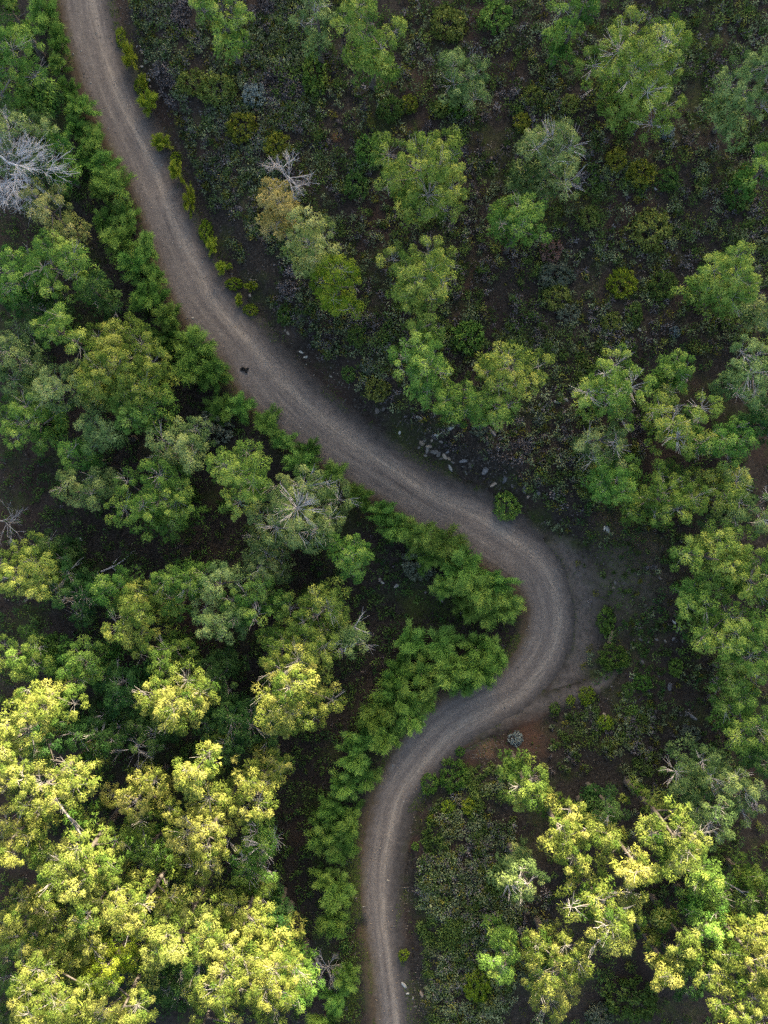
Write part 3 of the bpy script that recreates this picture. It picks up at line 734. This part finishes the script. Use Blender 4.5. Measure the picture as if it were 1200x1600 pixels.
ORD = 'first second third fourth fifth sixth seventh eighth ninth tenth eleventh twelfth thirteenth fourteenth fifteenth sixteenth seventeenth eighteenth nineteenth twentieth'.split()
def ordinal(i):
    if i < 20: return ORD[i]
    return ('twenty-' if i < 29 else 'thirty-')+ORD[(i+1) % 10-1] if (i+1) % 10 else {30: 'thirtieth', 40: 'fortieth'}[i+1]
rg = np.random.default_rng(77)
ROW_A = [(70,22,24,26),(96,68,17,26),(92,103,14,16),(107,140,18,20),(128,172,22,22),(122,200,20,20),(150,222,26,24),(132,246,20,20),(165,262,23,22),(183,296,28,26),(158,300,20,22),
 (196,340,22,24),(165,345,18,20),(190,382,28,24),(232,388,22,25),(213,418,26,24),(240,435,22,22),(238,474,23,26),(266,498,22,22),(262,530,24,24),(312,546,28,28),(338,582,26,26),(305,585,24,26),(376,634,24,24),(345,640,22,22),
 (422,664,26,26),(446,692,22,22),(482,702,20,20),(472,724,22,20),(522,738,26,24),(505,768,22,22),(562,776,20,20)]
for i, (a, b, c, d) in enumerate(ROW_A):
    place((SAP_G if i % 4 == 2 else SAP)[i % 8], 'young_pine', a, b, c*1.12, d*1.1, .75, f'bright feathery young pine, {ordinal(i)} from the top in the row west of the upper road', 'young pine', 'young pines along the west verge of the upper road', rg)
ROW_B = [(602,802,22,20),(622,826,24,22),(648,832,24,24),(690,848,28,24),(668,868,22,22),(722,888,30,26),(742,918,28,26),(700,915,24,22),(776,908,22,20),(762,948,28,24),(795,944,22,24),(730,945,22,20)]
for i, (a, b, c, d) in enumerate(ROW_B):
    place((SAP_G if i % 4 == 2 else SAP)[(i+3) % 8], 'young_pine', a, b, c*1.2, d*1.2, .85, f'feathery young pine inside the bend, {ordinal(i)} going down the upper leg towards the bend', 'young pine', 'young pines inside the bend, upper leg', rg)
ROW_C = [(768,1022,26,24),(742,1040,28,26),(742,1010,24,22),(722,1064,22,20),(700,1042,28,26),(690,1010,24,22),(658,1048,28,26),(642,1002,22,22),(618,1052,28,26),(668,1086,24,22),(618,1090,28,26),(640,1118,22,20),(585,1112,26,24),(600,1145,24,22)]
for i, (a, b, c, d) in enumerate(ROW_C):
    place((SAP_G if i % 4 == 2 else SAP)[(i+1) % 8], 'young_pine', a, b, c*1.2, d*1.2, .85, f'feathery young pine inside the bend, {ordinal(i)} going away from the bend on the lower leg', 'young pine', 'young pines inside the bend, lower leg', rg)
ROW_D = [(566,1150,26,24),(556,1178,26,24),(572,1212,24,24),(540,1222,26,24),(518,1258,24,22),(546,1280,24,26),(508,1302,24,22),(532,1322,24,24),(508,1368,24,22),(524,1392,26,24),(520,1432,24,22),(541,1526,18,24),(525,1560,16,18),(508,1592,24,20)]
for i, (a, b, c, d) in enumerate(ROW_D):
    place((SAP_G if i % 4 == 2 else SAP)[(i+5) % 8], 'young_pine', a, b, c*1.2, d*1.2, .85, f'feathery young pine, {ordinal(i)} from the top in the row west of the lowest road stretch', 'young pine', 'young pines along the west verge of the lowest road stretch', rg)
ROW_E = [(186,52,12,18),(200,95,11,20),(229,122,10,10),(209,130,11,12),(228,165,13,19),(254,222,14,18),(270,246,9,9),(281,276,11,15),(296,316,13,18),(319,360,13,13),(332,386,10,11),(341,414,12,12),(359,444,11,10),(386,440,9,9),(376,468,9,8),(384,480,12,12)]
for i, (a, b, c, d) in enumerate(ROW_E):
    place(SAP_E[i % 5] if i % 3 else BUSH['E'][i % 2], 'broom_bush', a+rg.uniform(-5, 6), b+rg.uniform(-6, 6), c*rg.uniform(.75, 1.45), d*rg.uniform(.75, 1.4), 1.0, f'yellow-green bush, {ordinal(i)} from the top along the east verge of the upper road', 'bush', 'bushes along the east verge of the upper road', rg)

SHRUBS = [
 (432,225,22,22,'N','olive-yellow domed shrub above the tan dying pine'),(578,235,26,28,'G','round green shrub left of the large ragged pine'),
 (965,247,17,20,'N','upper of the two mustard-yellow domed shrubs'),(1003,268,24,22,'N','lower of the two mustard-yellow domed shrubs'),
 (1047,275,18,18,'D','dark shrub right of the mustard-yellow pair'),(893,155,15,16,'O','small olive shrub below the top-edge green pine'),
 (835,145,18,18,'O','olive shrub at the upper centre-right of the heath'),(818,185,14,16,'N','yellowish shrub at the shoulder of the twig-fan pine'),
 (923,335,17,18,'O','small domed shrub right of the small bright pine'),(1018,357,33,33,'O','largest domed shrub in the upper right heath'),
 (975,441,23,24,'E','bright domed shrub below the largest domed one'),(1038,443,24,25,'D','dark domed shrub beside the bright domed one'),
 (870,428,28,20,'C','grey-topped shrub below the pink dry one'),(872,462,22,22,'O','olive shrub merged under the grey-topped one'),(958,500,17,16,'O','olive shrub below the bright domed one'),
 (994,488,14,20,'D','narrow shrub between the bright and dark domed ones'),(890,490,20,18,'C','grey-green shrub left of the olive one in the east heath'),
 (1160,300,24,28,'D','dark leafy shrub above the lone rounded pine'),(555,285,20,24,'D','dark shrub right of the orange soil scar'),
 (610,165,22,20,'D','dark shrub above the large ragged pine'),(640,155,14,14,'N','yellowish shrub right of the dark one above the ragged pine'),
 (688,165,14,14,'O','olive shrub above the ragged pine crown'),(716,165,18,20,'G','green shrub under the low feathery pine'),
 (700,35,28,26,'O','olive shrub at the top edge right of the domed pine'),(775,22,26,24,'G','green shrub at the top edge in the middle'),
 (490,112,20,34,'G','tall narrow green shrub in the upper heath'),(590,606,20,20,'O','olive shrub between the road bank and the central clump'),
 (445,490,15,18,'D','green shrub on the bank left of the dying row'),(557,522,15,18,'D','dark shrub left of the lobed green pine'),
 (575,570,12,14,'C','grey-green shrub above the olive one on the bank'),(545,583,13,13,'D','green shrub on the bank beside the grey-green one'),
 (733,525,27,27,'S','bright spiky shrub above the dense round pine'),(793,790,20,24,'S','bright green shrub on the bank above the bend'),
 (395,146,18,22,'W','pale blue-grey shrub in the western heath'),(300,125,26,20,'O','upper left olive shrub of the western heath cluster'),
 (338,138,30,26,'O','largest olive shrub of the western heath'),(378,197,26,24,'N','yellow-olive shrub below the pale blue-grey one'),
 (862,388,19,22,'R','pink dry shrub right below the small bright pine'),(1045,205,12,13,'W','pale teal shrub under the largest yellowish pine'),
 (1060,516,9,9,'W','little pale blue shrub above the branched pair'),(950,972,14,24,'S','feathery shrub just outside the bend'),
 (962,1030,24,20,'S','feathery shrub at the tip of the run-off track'),(922,1092,14,16,'E','bright shrub below the run-off track'),
 (896,1098,8,8,'E','smallest bright shrub under the run-off track'),(870,1110,9,9,'S','little green shrub at the root of the run-off track'),
 (948,1133,13,13,'E','bright lime cushion shrub south of the run-off track'),(993,1112,9,9,'S','small green shrub right of the lime cushion'),
 (1008,1070,15,13,'S','green shrub in the clearing right of the run-off tip'),(985,1080,10,12,'D','dark shrub beside the clearing shrub'),
 (1060,1045,11,16,'S','green shrub standing in the bare clearing'),(710,1215,25,26,'S','large bright shrub inside the lower curve of the road'),
 (672,1228,15,18,'S','shrub squeezed between the large bright one and the road'),(735,1267,12,15,'E','right of two lime shrubs below the large bright one'),
 (702,1268,12,13,'E','left of two lime shrubs below the large bright one'),(675,1285,7,7,'E','tiny lime shrub on the road cut'),
 (650,1328,7,7,'S','tiny green shrub on the bare cut beside the lower road'),(631,1499,9,10,'E','round lime shrub at the east edge of the lowest road'),
 (748,1545,22,28,'E','yellow-green feathery shrub low in the heath'),(720,1178,8,8,'S','little green shrub at the curve of the road cut'),
 (335,665,32,28,'C','grey leafy shrub between the lumpy bright pine and the saplings'),(655,880,28,26,'C','grey leafy shrub among the saplings inside the bend'),
 (300,1180,22,18,'D','dark shrub in the shaded gap above the small sunlit pine'),(940,1590,22,18,'C','grey-green shrub on the bottom edge of the right wood'),
 (990,1565,44,34,'D','wide dark thicket shrub low on the right'),(1080,1150,18,14,'C','pale broad shrub at the foot of the clearing'),
 (808,1158,12,12,'W','blue-grey shrub on the red cut below the bend'),(845,655,10,8,'C','grey shrub at the white stones'),
 (750,640+30,14,10,'C','grey shrub under the central clump'),(290,715+60,20,16,'D','dark shrub between pines in the left wood'),
]
for i, (a, b, c, d, k, lab) in enumerate(SHRUBS):
    place(BUSH[k][i % 3], 'shrub', a, b, c*1.05, d*1.05, .95, lab, 'shrub', 'shrubs', rg)

# ------------------------------------------------------------------ ground cover nobody could count
def scatter(n, boxes, rng):
    """random picture points inside weighted boxes -> ground x, y"""
    w = np.array([(x1-x0)*(y1-y0)*dn for x0, y0, x1, y1, dn in boxes]); pick = rng.choice(len(boxes), n, p=w/w.sum())
    b = np.array(boxes)[pick]; px = rng.uniform(b[:, 0], b[:, 2]); py = rng.uniform(b[:, 1], b[:, 3])
    return (px-600)/20, (800-py)/20

def cover(name, label, n, boxes, mats, seed, rr=(.22, .5), per=34, L=(.08, .17), W=(.065, .12), clump=.35, dmin=.9, side=0, hz=.7):
    rng = np.random.default_rng(seed)
    x, y = scatter(n*3, boxes, rng)
    d, s = road_d(x, y)
    ok = (d > dmin) & (fbm(x*.35+seed, y*.35) > clump)
    if side: ok &= s == side
    x = x[ok][:n]; y = y[ok][:n]
    z = ground_z(x, y); r = rng.uniform(*rr, len(x))
    c = np.stack([x, y, z+r*.3], 1)
    v, li = blade_tris(c, r, per, rng, L=L, W=W, squash=hz, zmin=-.1, rad=.45, tan=.85, up=.35, shell=(.35, 1.0))
    base = np.clip(.40+.5*(fbm(x*.5+9, y*.5)-.45)+rng.normal(size=len(x))*.20, 0, 1)
    tint = np.clip(base[li]+rng.normal(size=len(li))*.10, 0, 1)
    me = tri_mesh(name, v, tint, mats[0])
    for m in mats[1:]: me.materials.append(m)
    if len(mats) > 1:
        mi = rng.choice(len(mats), len(x), p=np.array([.46, .24, .18, .12][:len(mats)])/sum([.46, .24, .18, .12][:len(mats)]))
        # neighbours tend to share a kind
        mi = np.where(fbm(x*.28+50, y*.28+3) > .56, 1, mi)
        me.polygons.foreach_set('material_index', mi[li].astype(np.int32))
    o = link(name, me); tag(o, label, kind='stuff'); return o
HE = leaf_mat('heath_grey_green', [(0, (0.054, 0.071, 0.036)), (0.5, (0.12, 0.152, 0.08)), (1, (0.248, 0.289, 0.163))], .15)
HP = leaf_mat('heath_purple_grey', [(0, (0.045, 0.041, 0.042)), (0.5, (0.099, 0.092, 0.096)), (1, (0.207, 0.195, 0.199))], .1)
HD = leaf_mat('heath_dark_green', [(0, (0.026, 0.046, 0.013)), (0.5, (0.059, 0.095, 0.026)), (1, (0.122, 0.169, 0.05))], .2)
HO = leaf_mat('heath_olive', [(0, (0.049, 0.051, 0.01)), (0.5, (0.107, 0.108, 0.022)), (1, (0.2, 0.186, 0.049))], .2)
cover('heath', 'dense grey-green cushions of heath east of the upper road', 2400, [(190,0,480,120,1.2),(215,120,480,300,1.1),(300,300,480,400,1),(340,400,560,560,.7)], [HE, HP, HD, HO], 11, clump=.30, dmin=2.1, side=1)
cover('heath', 'grey-green heath between the lowest road and the right wood', 1700, [(650,1190,800,1600,1.1),(800,1380,860,1600,.5)], [HE, HD, HP, HO], 12, clump=.28, dmin=1.9, side=1)
cover('heath', 'thin mixed heath under the scattered pines of the upper right', 4000, [(440,0,1210,300,1),(440,300,1210,560,.9),(560,500,960,760,.8),(760,640,1000,800,.9)], [HE, HP, HD, HO], 13, rr=(.2, .5), clump=.28, dmin=2.6, side=1)
cover('heath', 'sparse low heath around the clearing beside the bend', 700, [(850,780,1100,1000,.5),(850,1000,1200,1200,.9),(880,1100,1010,1180,2.2),(900,1180,1080,1300,.5)], [HE, HD, HP, HO], 14, rr=(.14, .34), clump=.36, dmin=1.2, side=1)
SCRUB = [HD, LM['D'], HE, LM['O']]
cover('scrub', 'dense olive and dark green scrub carpeting the upper right slope', 1500, [(430,0,1210,300,1),(430,300,1210,560,1),(560,500,980,640,.7),(820,560,1000,820,1.0)], SCRUB, 19, rr=(.32, .72), per=64, L=(.08, .17), W=(.06, .11), clump=.33, dmin=2.2, side=1)
cover('scrub', 'olive scrub mixed through the lower right heath', 420, [(660,1200,800,1600,1),(860,1090,1010,1190,.8),(960,1180,1200,1620,.5)], SCRUB, 20, rr=(.3, .6), per=60, L=(.08, .17), W=(.06, .11), clump=.33, dmin=1.8, side=1)
cover('undergrowth', 'dark leafy undergrowth below the pines west of the road', 3000, [(-20,0,300,500,1),(-20,500,420,800,1),(-20,800,620,1620,1),(600,840,780,1120,.7)], [HD, LM['D'], LM['K']], 15, rr=(.25, .6), clump=.28, dmin=1.3, side=-1)
cover('undergrowth', 'dark leafy undergrowth below the pines of the right wood', 900, [(900,540,1220,1100,1),(850,1250,1220,1620,1)], [HD, LM['D'], LM['K']], 16, rr=(.22, .5), clump=.42, dmin=2.5, side=1)

cover('litter', 'fine leaf litter and dead stalks over the upper right soil', 4000, [(430,0,1210,560,1),(560,500,1000,800,1),(830,780,1210,1260,1),(640,1180,860,1600,.6)],
  [leaf_mat('litter_brown', [(0, (.016, .013, .010)), (.5, (.040, .032, .026)), (1, (.095, .080, .066))], .05), HD, HP, HO], 17, rr=(.10, .26), per=9, L=(.07, .16), W=(.04, .09), clump=.25, dmin=.8, side=1, hz=.3)
cover('litter', 'fallen twigs and needle litter on the dark floor of the left wood', 2500, [(-20,0,320,800,1),(-20,800,620,1620,1),(600,820,800,1120,1.2)],
  [leaf_mat('litter_dark', [(0, (.014, .011, .009)), (.5, (.034, .027, .021)), (1, (.080, .066, .054))], .05), HD, HP], 18, rr=(.12, .3), per=9, L=(.08, .18), W=(.04, .09), clump=.25, dmin=.6, side=-1, hz=.3)

# thin verge grass
def verge_grass():
    rng = np.random.default_rng(21); n = 26000
    i = rng.integers(0, len(RC), n); sd = rng.choice([-1, 1], n, p=[.62, .38])
    off = rng.gamma(2.0, .33, n)+.02; a = sd*(RHW[i]+off)
    jit = rng.normal(size=(n, 2))*.12
    x = RC[i, 0]+RN[i, 0]*a+jit[:, 0]; y = RC[i, 1]+RN[i, 1]*a+jit[:, 1]
    d, s = road_d(x, y); ok = (d > .0) & (fbm(x*.5+4, y*.5+2) > .44)
    x, y = x[ok], y[ok]; z = ground_z(x, y)+.03
    # wide grassy patches
    ps = [(900,960,1.2,2.5),(945,880,3,3),(545,1330,1.2,3.5),(760,955,2,1.2),(555,1400,.8,4),(548,1560,.5,2.5),(640,1130,.8,1.4),(700,960,2.2,1.5)]
    for px, py, sx, sy in ps:
        cx, cy_ = P2W(px, py); m = 1500; xx = rng.normal(cx, sx*.7, m); yy = rng.normal(cy_, sy*.7, m)
        d, s = road_d(xx, yy); k = d > .15; x = np.append(x, xx[k]); y = np.append(y, yy[k]); z = np.append(z, ground_z(xx[k], yy[k])+.02)
    m = len(x); p = np.stack([x, y, z], 1)
    bd = unit(rng.normal(size=(m, 3))*np.array([1, 1, .3])+(0, 0, .5)); side = unit(np.cross(bd, rng.normal(size=(m, 3))*.3+(0, 0, 1)))
    l = rng.uniform(.08, .22, (m, 1)); w = rng.uniform(.03, .06, (m, 1))/2
    v = np.stack([p-side*w, p+side*w, p+bd*l], 1).reshape(-1, 3)
    o = link('grass', tri_mesh('grass', v, np.clip(.35+rng.normal(size=m)*.2, 0, 1), leaf_mat('verge_grass', [(0, (.030, .045, .010)), (.5, (.058, .078, .018)), (1, (.120, .125, .040))])))
    tag(o, 'thin green grass on the road verges and round the bend', kind='stuff')
verge_grass()

# ------------------------------------------------------------------ stones, gravel, fallen wood
def stone_mat(name, c0, c1):
    m, nt, nd, lk = new_mat(name)
    tc = nd.new('ShaderNodeTexCoord'); n = nd.new('ShaderNodeTexNoise'); n.inputs['Scale'].default_value = 4; n.inputs['Detail'].default_value = 6
    oi = nd.new('ShaderNodeObjectInfo'); ad_ = nd.new('ShaderNodeMath'); ad_.operation = 'MULTIPLY_ADD'; ad_.inputs[1].default_value = .35; ad_.inputs[2].default_value = -.17
    a2 = nd.new('ShaderNodeMath'); a2.operation = 'ADD'
    lk.new(tc.outputs['Object'], n.inputs['Vector']); lk.new(oi.outputs['Random'], ad_.inputs[0]); lk.new(ad_.outputs[0], a2.inputs[0]); lk.new(n.outputs[0], a2.inputs[1])
    r = ramp(nd, [(.3, c0), (.7, c1)]); lk.new(a2.outputs[0], r.inputs[0])
    b = nd.new('ShaderNodeBsdfPrincipled'); b.inputs['Roughness'].default_value = .9; b.inputs['Specular IOR Level'].default_value = .2
    o = nd.new('ShaderNodeOutputMaterial'); lk.new(r.outputs[0], b.inputs['Base Color']); lk.new(b.outputs[0], o.inputs[0]); return m
ST_G = stone_mat('grey_stone', (.042, .039, .036), (.125, .115, .106))
ST_T = stone_mat('tan_stone', (.085, .07, .055), (.23, .19, .15))
ST_W = stone_mat('white_stone', (.10, .10, .092), (.28, .28, .26))
ST_B = stone_mat('blue_grey_rock', (.045, .046, .050), (.115, .115, .12))
import bmesh
def stone_mesh(seed, mat):
    rng = np.random.default_rng(seed); bm = bmesh.new()
    bmesh.ops.create_icosphere(bm, subdivisions=2, radius=1)
    pl = [(unit(rng.normal(size=3)), rng.uniform(.55, .85)) for _ in range(6)]
    for v in bm.verts:
        p = np.array(v.co)*rng.uniform(.85, 1.15)
        for n, dd_ in pl:
            k = p@n-dd_
            if k > 0: p = p-n*k
        v.co = p
    me = bpy.data.meshes.new('stone'); bm.to_mesh(me); bm.free(); me.materials.append(mat); return me
STN = {k: [stone_mesh(i*5+ord(k), m) for i in range(6)] for k, m in zip('GTWB', (ST_G, ST_T, ST_W, ST_B))}
rs = np.random.default_rng(9)
def stone(px, py, r, kind, parent, stretch=1.5, rot=None):
    x, y = P2W(px, py, 0); z = gz(x, y); x, y = P2W(px, py, z)
    z = gz(x, y)
    o = link('stone', STN[kind][rs.integers(6)], parent)
    pl = np.array(parent.location) if parent is not None else np.zeros(3)
    o.location = (x-pl[0], y-pl[1], z+r*.12-pl[2]); s = r/20*.58
    o.location[2] = z-s*.08-pl[2]
    o.scale = (s*stretch, s/stretch**.5, s*.55); o.rotation_euler = (rs.uniform(-.3, .3), rs.uniform(-.3, .3), rot if rot is not None else rs.uniform(0, 3.1))
def heap(name, label, cat, cx, cy, items):
    x, y = P2W(cx, cy, 1.2); root = link(name, None, loc=(x, y, gz(x, y))); tag(root, label, cat)
    for it in items: stone(*it[:4], root, *it[4:])
heap('rock_outcrop', 'broken tan and grey rock outcrop in the bank above the upper road', 'rock', 690, 705,
 [(660,692,9,'T',1.3),(672,697,7,'T',1.8,.1),(668,704,8,'G',1.6),(678,706,9,'G',1.5),(686,708,8,'G'),(695,712,8,'T',1.4),(690,716,6,'G'),(702,716,6,'T'),(675,688,5,'T'),(690,690,6,'G'),(682,680,5,'W'),(664,686,6,'G'),(708,722,5,'G'),(700,706,5,'B'),(655,699,5,'G'),(665,712,5,'G')])
heap('rock_outcrop', 'blue-grey rock ledge running down the bank towards the bend', 'rock', 760, 745,
 [(724,720,9,'B',1.8),(735,725,8,'G',1.6),(760,733,11,'B',1.7),(790,748,9,'B',1.6),(773,755,8,'T',2.0,.6),(800,758,6,'G'),(820,762,9,'B',1.8),(703,730,7,'W',1.9,2.0),(728,738,6,'G',1.8),(840,768,8,'B'),(826,775,5,'T')])
heap('rock_outcrop', 'bright white lichened stones right of the central clump', 'rock', 858, 636,
 [(843,632,5,'W'),(850,638,5,'W'),(847,648,6,'W'),(842,654,5,'W'),(855,632,5,'W'),(862,630,5,'W'),(868,627,5,'W'),(874,629,5,'W'),(884,624,6,'W'),(896,618,5,'W'),(905,630,4,'W'),(912,622,4,'W'),(852,645,4,'W'),(846,660,4,'W'),(857,641,4,'G'),(838,645,4,'W')])
heap('rock_outcrop', 'pale rubble stones in the grassy clearing outside the bend', 'rock', 965, 912,
 [(950,828,7,'W',1.5),(945,825,5,'W'),(956,833,5,'G'),(962,910,5,'G'),(970,916,4,'G'),(960,918,4,'T'),(975,912,4,'G'),(1015,950,5,'G'),(1022,955,4,'G'),(1030,903,5,'G'),(1010,946,4,'G')])
heap('rock_outcrop', 'white and grey stones beside the small dense pine at the clearing', 'rock', 1058, 980,
 [(1054,972,5,'W'),(1060,982,6,'G'),(1066,986,5,'G'),(1058,988,4,'G'),(1100,1005,4,'W'),(1070,980,4,'G')])
for a in [(1003,1034,8,'G',1.2),(1045,1074,9,'B',1.6,1.3),(1082,1120,9,'B',1.8,2.4),(1017,1120,7,'B',1.4),(991,1098,6,'G',1.8),(1030,1056,4,'G'),(932,1070,5,'G'),(945,1120,7,'T',2.0),
 (590,640,9,'G',1.4),(600,638,6,'G'),(518,588,5,'W'),(450,520,6,'T',1.2),(446,515,4,'T'),(470,550,5,'W',2),(478,558,5,'W',2),(437,482,4,'W'),(632,1540,7,'W',2,2.2),(636,1552,5,'W'),(645,1560,5,'G'),(650,1572,5,'G'),
 (660,1555,7,'T',1.8,2),(733,1154,5,'W',1.3),(745,1150,5,'T'),(755,1147,5,'B'),(763,1153,4,'T'),(223,104,5,'W',1.8),(233,125,5,'W'),(236,135,5,'T'),(228,96,4,'W'),(215,72,4,'W'),(350,420,4,'W'),(391,462,5,'T'),
 (620,915,7,'W',1.8),(594,905,6,'G'),(598,910,5,'W'),(690,938,5,'W'),(665,925,4,'G'),(126,842,6,'W',1.2),(215,887,5,'W'),(700,985,7,'T',2.0),(986,553,5,'W'),(1000,515,4,'W'),(985,180,6,'W',2),(1028,165,6,'W',2),
 (375,592,4,'T'),(830,927,5,'G'),(826,935,5,'G'),(940,292,4,'W'),(905,292,5,'W'),(1025,295,4,'W'),(768,68+180,5,'T'),(625,640+35,5,'W'),(705,668,8,'W',1.6,.5),(770,676,8,'B',1.6),(750,664,5,'W'),(655,652,6,'W',1.6),(990,1001,4,'G'),(1002,1000,5,'G'),(1014,1003,4,'B'),(1028,1000,5,'G'),(1040,1002,4,'G'),(1052,999,5,'B'),(1066,1001,4,'G'),(1080,1000,5,'G')]:
    stone(a[0], a[1], a[2], a[3], ground, *a[4:])

def gravel(name, label, n, fn, mat, seed, r=(.02, .06)):
    rng = np.random.default_rng(seed); x, y, z = fn(rng, n)
    m = len(x); s = rng.uniform(*r, m)*rng.choice([1, 1, 1, 1.8], m)
    base = np.array([(1, 0, 0), (-.4, .8, 0), (-.5, -.8, 0), (0, 0, 1)], float)
    a = rng.uniform(0, 6.28, m); ca, sa = np.cos(a), np.sin(a)
    b = base[None]*rng.uniform(.7, 1.3, (m, 4, 1))
    v = np.stack([b[..., 0]*ca[:, None]-b[..., 1]*sa[:, None], b[..., 0]*sa[:, None]+b[..., 1]*ca[:, None], b[..., 2]*.7], -1)*s[:, None, None]+np.stack([x, y, z], 1)[:, None, :]
    f = (np.array([[0, 1, 3], [1, 2, 3], [2, 0, 3]])[None]+np.arange(m)[:, None, None]*4).reshape(-1, 3)
    o = link(name, mesh_np(name, v.reshape(-1, 3), f.ravel(), np.full(len(f), 3), mat)); tag(o, label, kind='stuff')
def on_road(rng, n):
    i = rng.integers(0, len(RC), n); u = rng.uniform(-1.1, 1.1, n); u = np.where(rng.random(n) < .4, rng.normal(.1, .35, n), u)
    a = np.clip(u, -1.15, 1.15)*RHW[i]; x = RC[i, 0]+RN[i, 0]*a; y = RC[i, 1]+RN[i, 1]*a
    k = fbm(x*.5, y*.5) > .40
    return x[k], y[k], np.full(k.sum(), .05)
gravel('gravel', 'loose pale gravel strewn along the dirt road', 5200, on_road, ST_T, 41, (.018, .045))
gravel('gravel', 'scattered larger white pebbles on the dirt road', 260, on_road, ST_W, 44, (.04, .075))
def on_bank(rng, n):
    i = rng.integers(0, len(RC), n); off = rng.gamma(2, .9, n)+.2; a = RHW[i]+off
    x = RC[i, 0]+RN[i, 0]*a; y = RC[i, 1]+RN[i, 1]*a; d, s = road_d(x, y); k = (d > .3) & (fbm(x*.3+5, y*.3) > .40); x, y = x[k], y[k]
    return x, y, ground_z(x, y)
gravel('gravel', 'stony debris on the cut bank east of the road', 9000, on_bank, ST_G, 42, (.02, .07))
def on_heath(rng, n):
    x, y = scatter(n, [(440,0,1200,760,1),(820,780,1200,1220,1.2)], rng); d, s = road_d(x, y); k = (d > .6) & (fbm(x*.4+25, y*.4) > .42); x, y = x[k], y[k]
    return x, y, ground_z(x, y)
gravel('gravel', 'pale stone chips scattered through the upper right heath', 6500, on_heath, ST_W, 43, (.015, .05))

def log(name, label, pts, r0, r1, mat, cat, twigs=0, lift=.0):
    rng = np.random.default_rng(int(pts[0][0]*13+pts[0][1])); W3 = []
    for p in pts:
        h = p[2] if len(p) > 2 else 0
        x, y = P2W(p[0], p[1], h); z = gz(x, y); x, y = P2W(p[0], p[1], z+h); W3.append((x, y, gz(x, y)+h+r0*.6+lift))
    W3 = np.array(W3); o0 = np.array([W3[0, 0], W3[0, 1], W3[0, 2]-r0])
    pts3 = np.array([[np.interp(u, np.linspace(0, 1, len(W3)), W3[:, k]) for k in range(3)] for u in np.linspace(0, 1, 9)])-o0
    tu = Tubes(); tu.tube(pts3, r0, r1, 7); ln = np.linalg.norm(pts3[-1]-pts3[0])
    root = link(name, None, loc=o0); tag(root, label, cat, 'fallen wood')
    link('stem', tu.mesh('stem', mat), root)
    if twigs:
        tw = Tubes()
        for k in range(twigs):
            p = pts3[rng.integers(3, 9)]; q_ = p+unit(pts3[-1]-pts3[0]+rng.normal(size=3)*ln*.7)*ln*rng.uniform(.2, .45); q_[2] = max(q_[2], p[2]+.02)
            tw.tube([p, (p+q_)/2+rng.normal(size=3)*.05, q_], r1*1.1+.012, .008, 4)
            for f in range(2):
                q2 = q_+unit(q_-p+rng.normal(size=3)*ln*.2)*ln*.15; tw.tube([(p+q_)/2, q2], .014, .006, 3)
        tag(link('twigs', tw.mesh('twigs', mat), root), kind='stuff')
log('fallen_log', 'short brown log lying between the shrubs outside the bend', [(952,1005),(957,985)], .16, .13, bark('brown_log', (.10, .07, .04), (.22, .16, .10)), 'log')
log('fallen_branch', 'pale fallen branch in the dark hollow of the left wood', [(158,893),(180,884),(198,872)], .08, .03, DEADWOOD, 'fallen branch', 4)
log('dead_stick', 'pale leaning dead stick above the silver tree', [(85,248,4.0),(62,228,5.2)], .07, .05, DEADWOOD, 'dead stick', 2)
log('dead_stick', 'grey dead trunk slanting out from under the upper left dome', [(46,48,1.5),(16,16,5.0)], .08, .05, BARK, 'dead stick', 3)
log('fallen_branch', 'white forked branch lying over the dark low pine at right', [(1132,1378,3),(1158,1392,3.4)], .06, .03, DEADWOOD, 'fallen branch', 4)
log('fallen_branch', 'bent grey limb in the sunlit crowns near the left edge', [(85,1245,8),(108,1275,8.6),(120,1290,8.4)], .10, .06, BARK_PALE, 'branch', 5)
log('fallen_branch', 'white forked limb beside the pale yellow-green pine', [(538,1018,5),(548,990,6),(560,970,6.5)], .06, .025, DEADWOOD, 'branch', 6)
log('fallen_branch', 'pale curved dead limb in the lower right corner', [(1110,1515,4),(1140,1528,4.6)], .08, .04, BARK_PALE, 'branch', 4)

# small charred heap on the road's edge
def tuft():
    rng = np.random.default_rng(3); x, y = P2W(381, 577); root = link('burnt_twig_heap', None, loc=(x, y, .03), scale=(.68, .68, .68)); tag(root, 'small black burnt twig heap on the west edge of the upper road', 'twig heap')
    coal, nt, nd, lk = new_mat('charcoal'); b = nd.new('ShaderNodeBsdfPrincipled'); b.inputs['Base Color'].default_value = (.006, .006, .006, 1); b.inputs['Roughness'].default_value = .9
    o = nd.new('ShaderNodeOutputMaterial'); lk.new(b.outputs[0], o.inputs[0])
    c = rng.normal(size=(7, 3))*np.array([.14, .12, .03])+(0, 0, .05); v, li = blade_tris(c, np.full(7, .16), 60, rng, L=(.08, .2), W=(.05, .1), squash=.5, zmin=-.05)
    link('ash', tri_mesh('ash', v, np.zeros(len(li)), coal), root)
    tw = Tubes()
    for k in range(12):
        a = rng.uniform(0, 6.28); tw.tube([(0, 0, .08), (math.cos(a)*.2, math.sin(a)*.2, .16), (math.cos(a)*.42, math.sin(a)*.38, .08)], .018, .006, 3)
    tag(link('twigs', tw.mesh('twigs', coal), root), kind='stuff')
tuft()
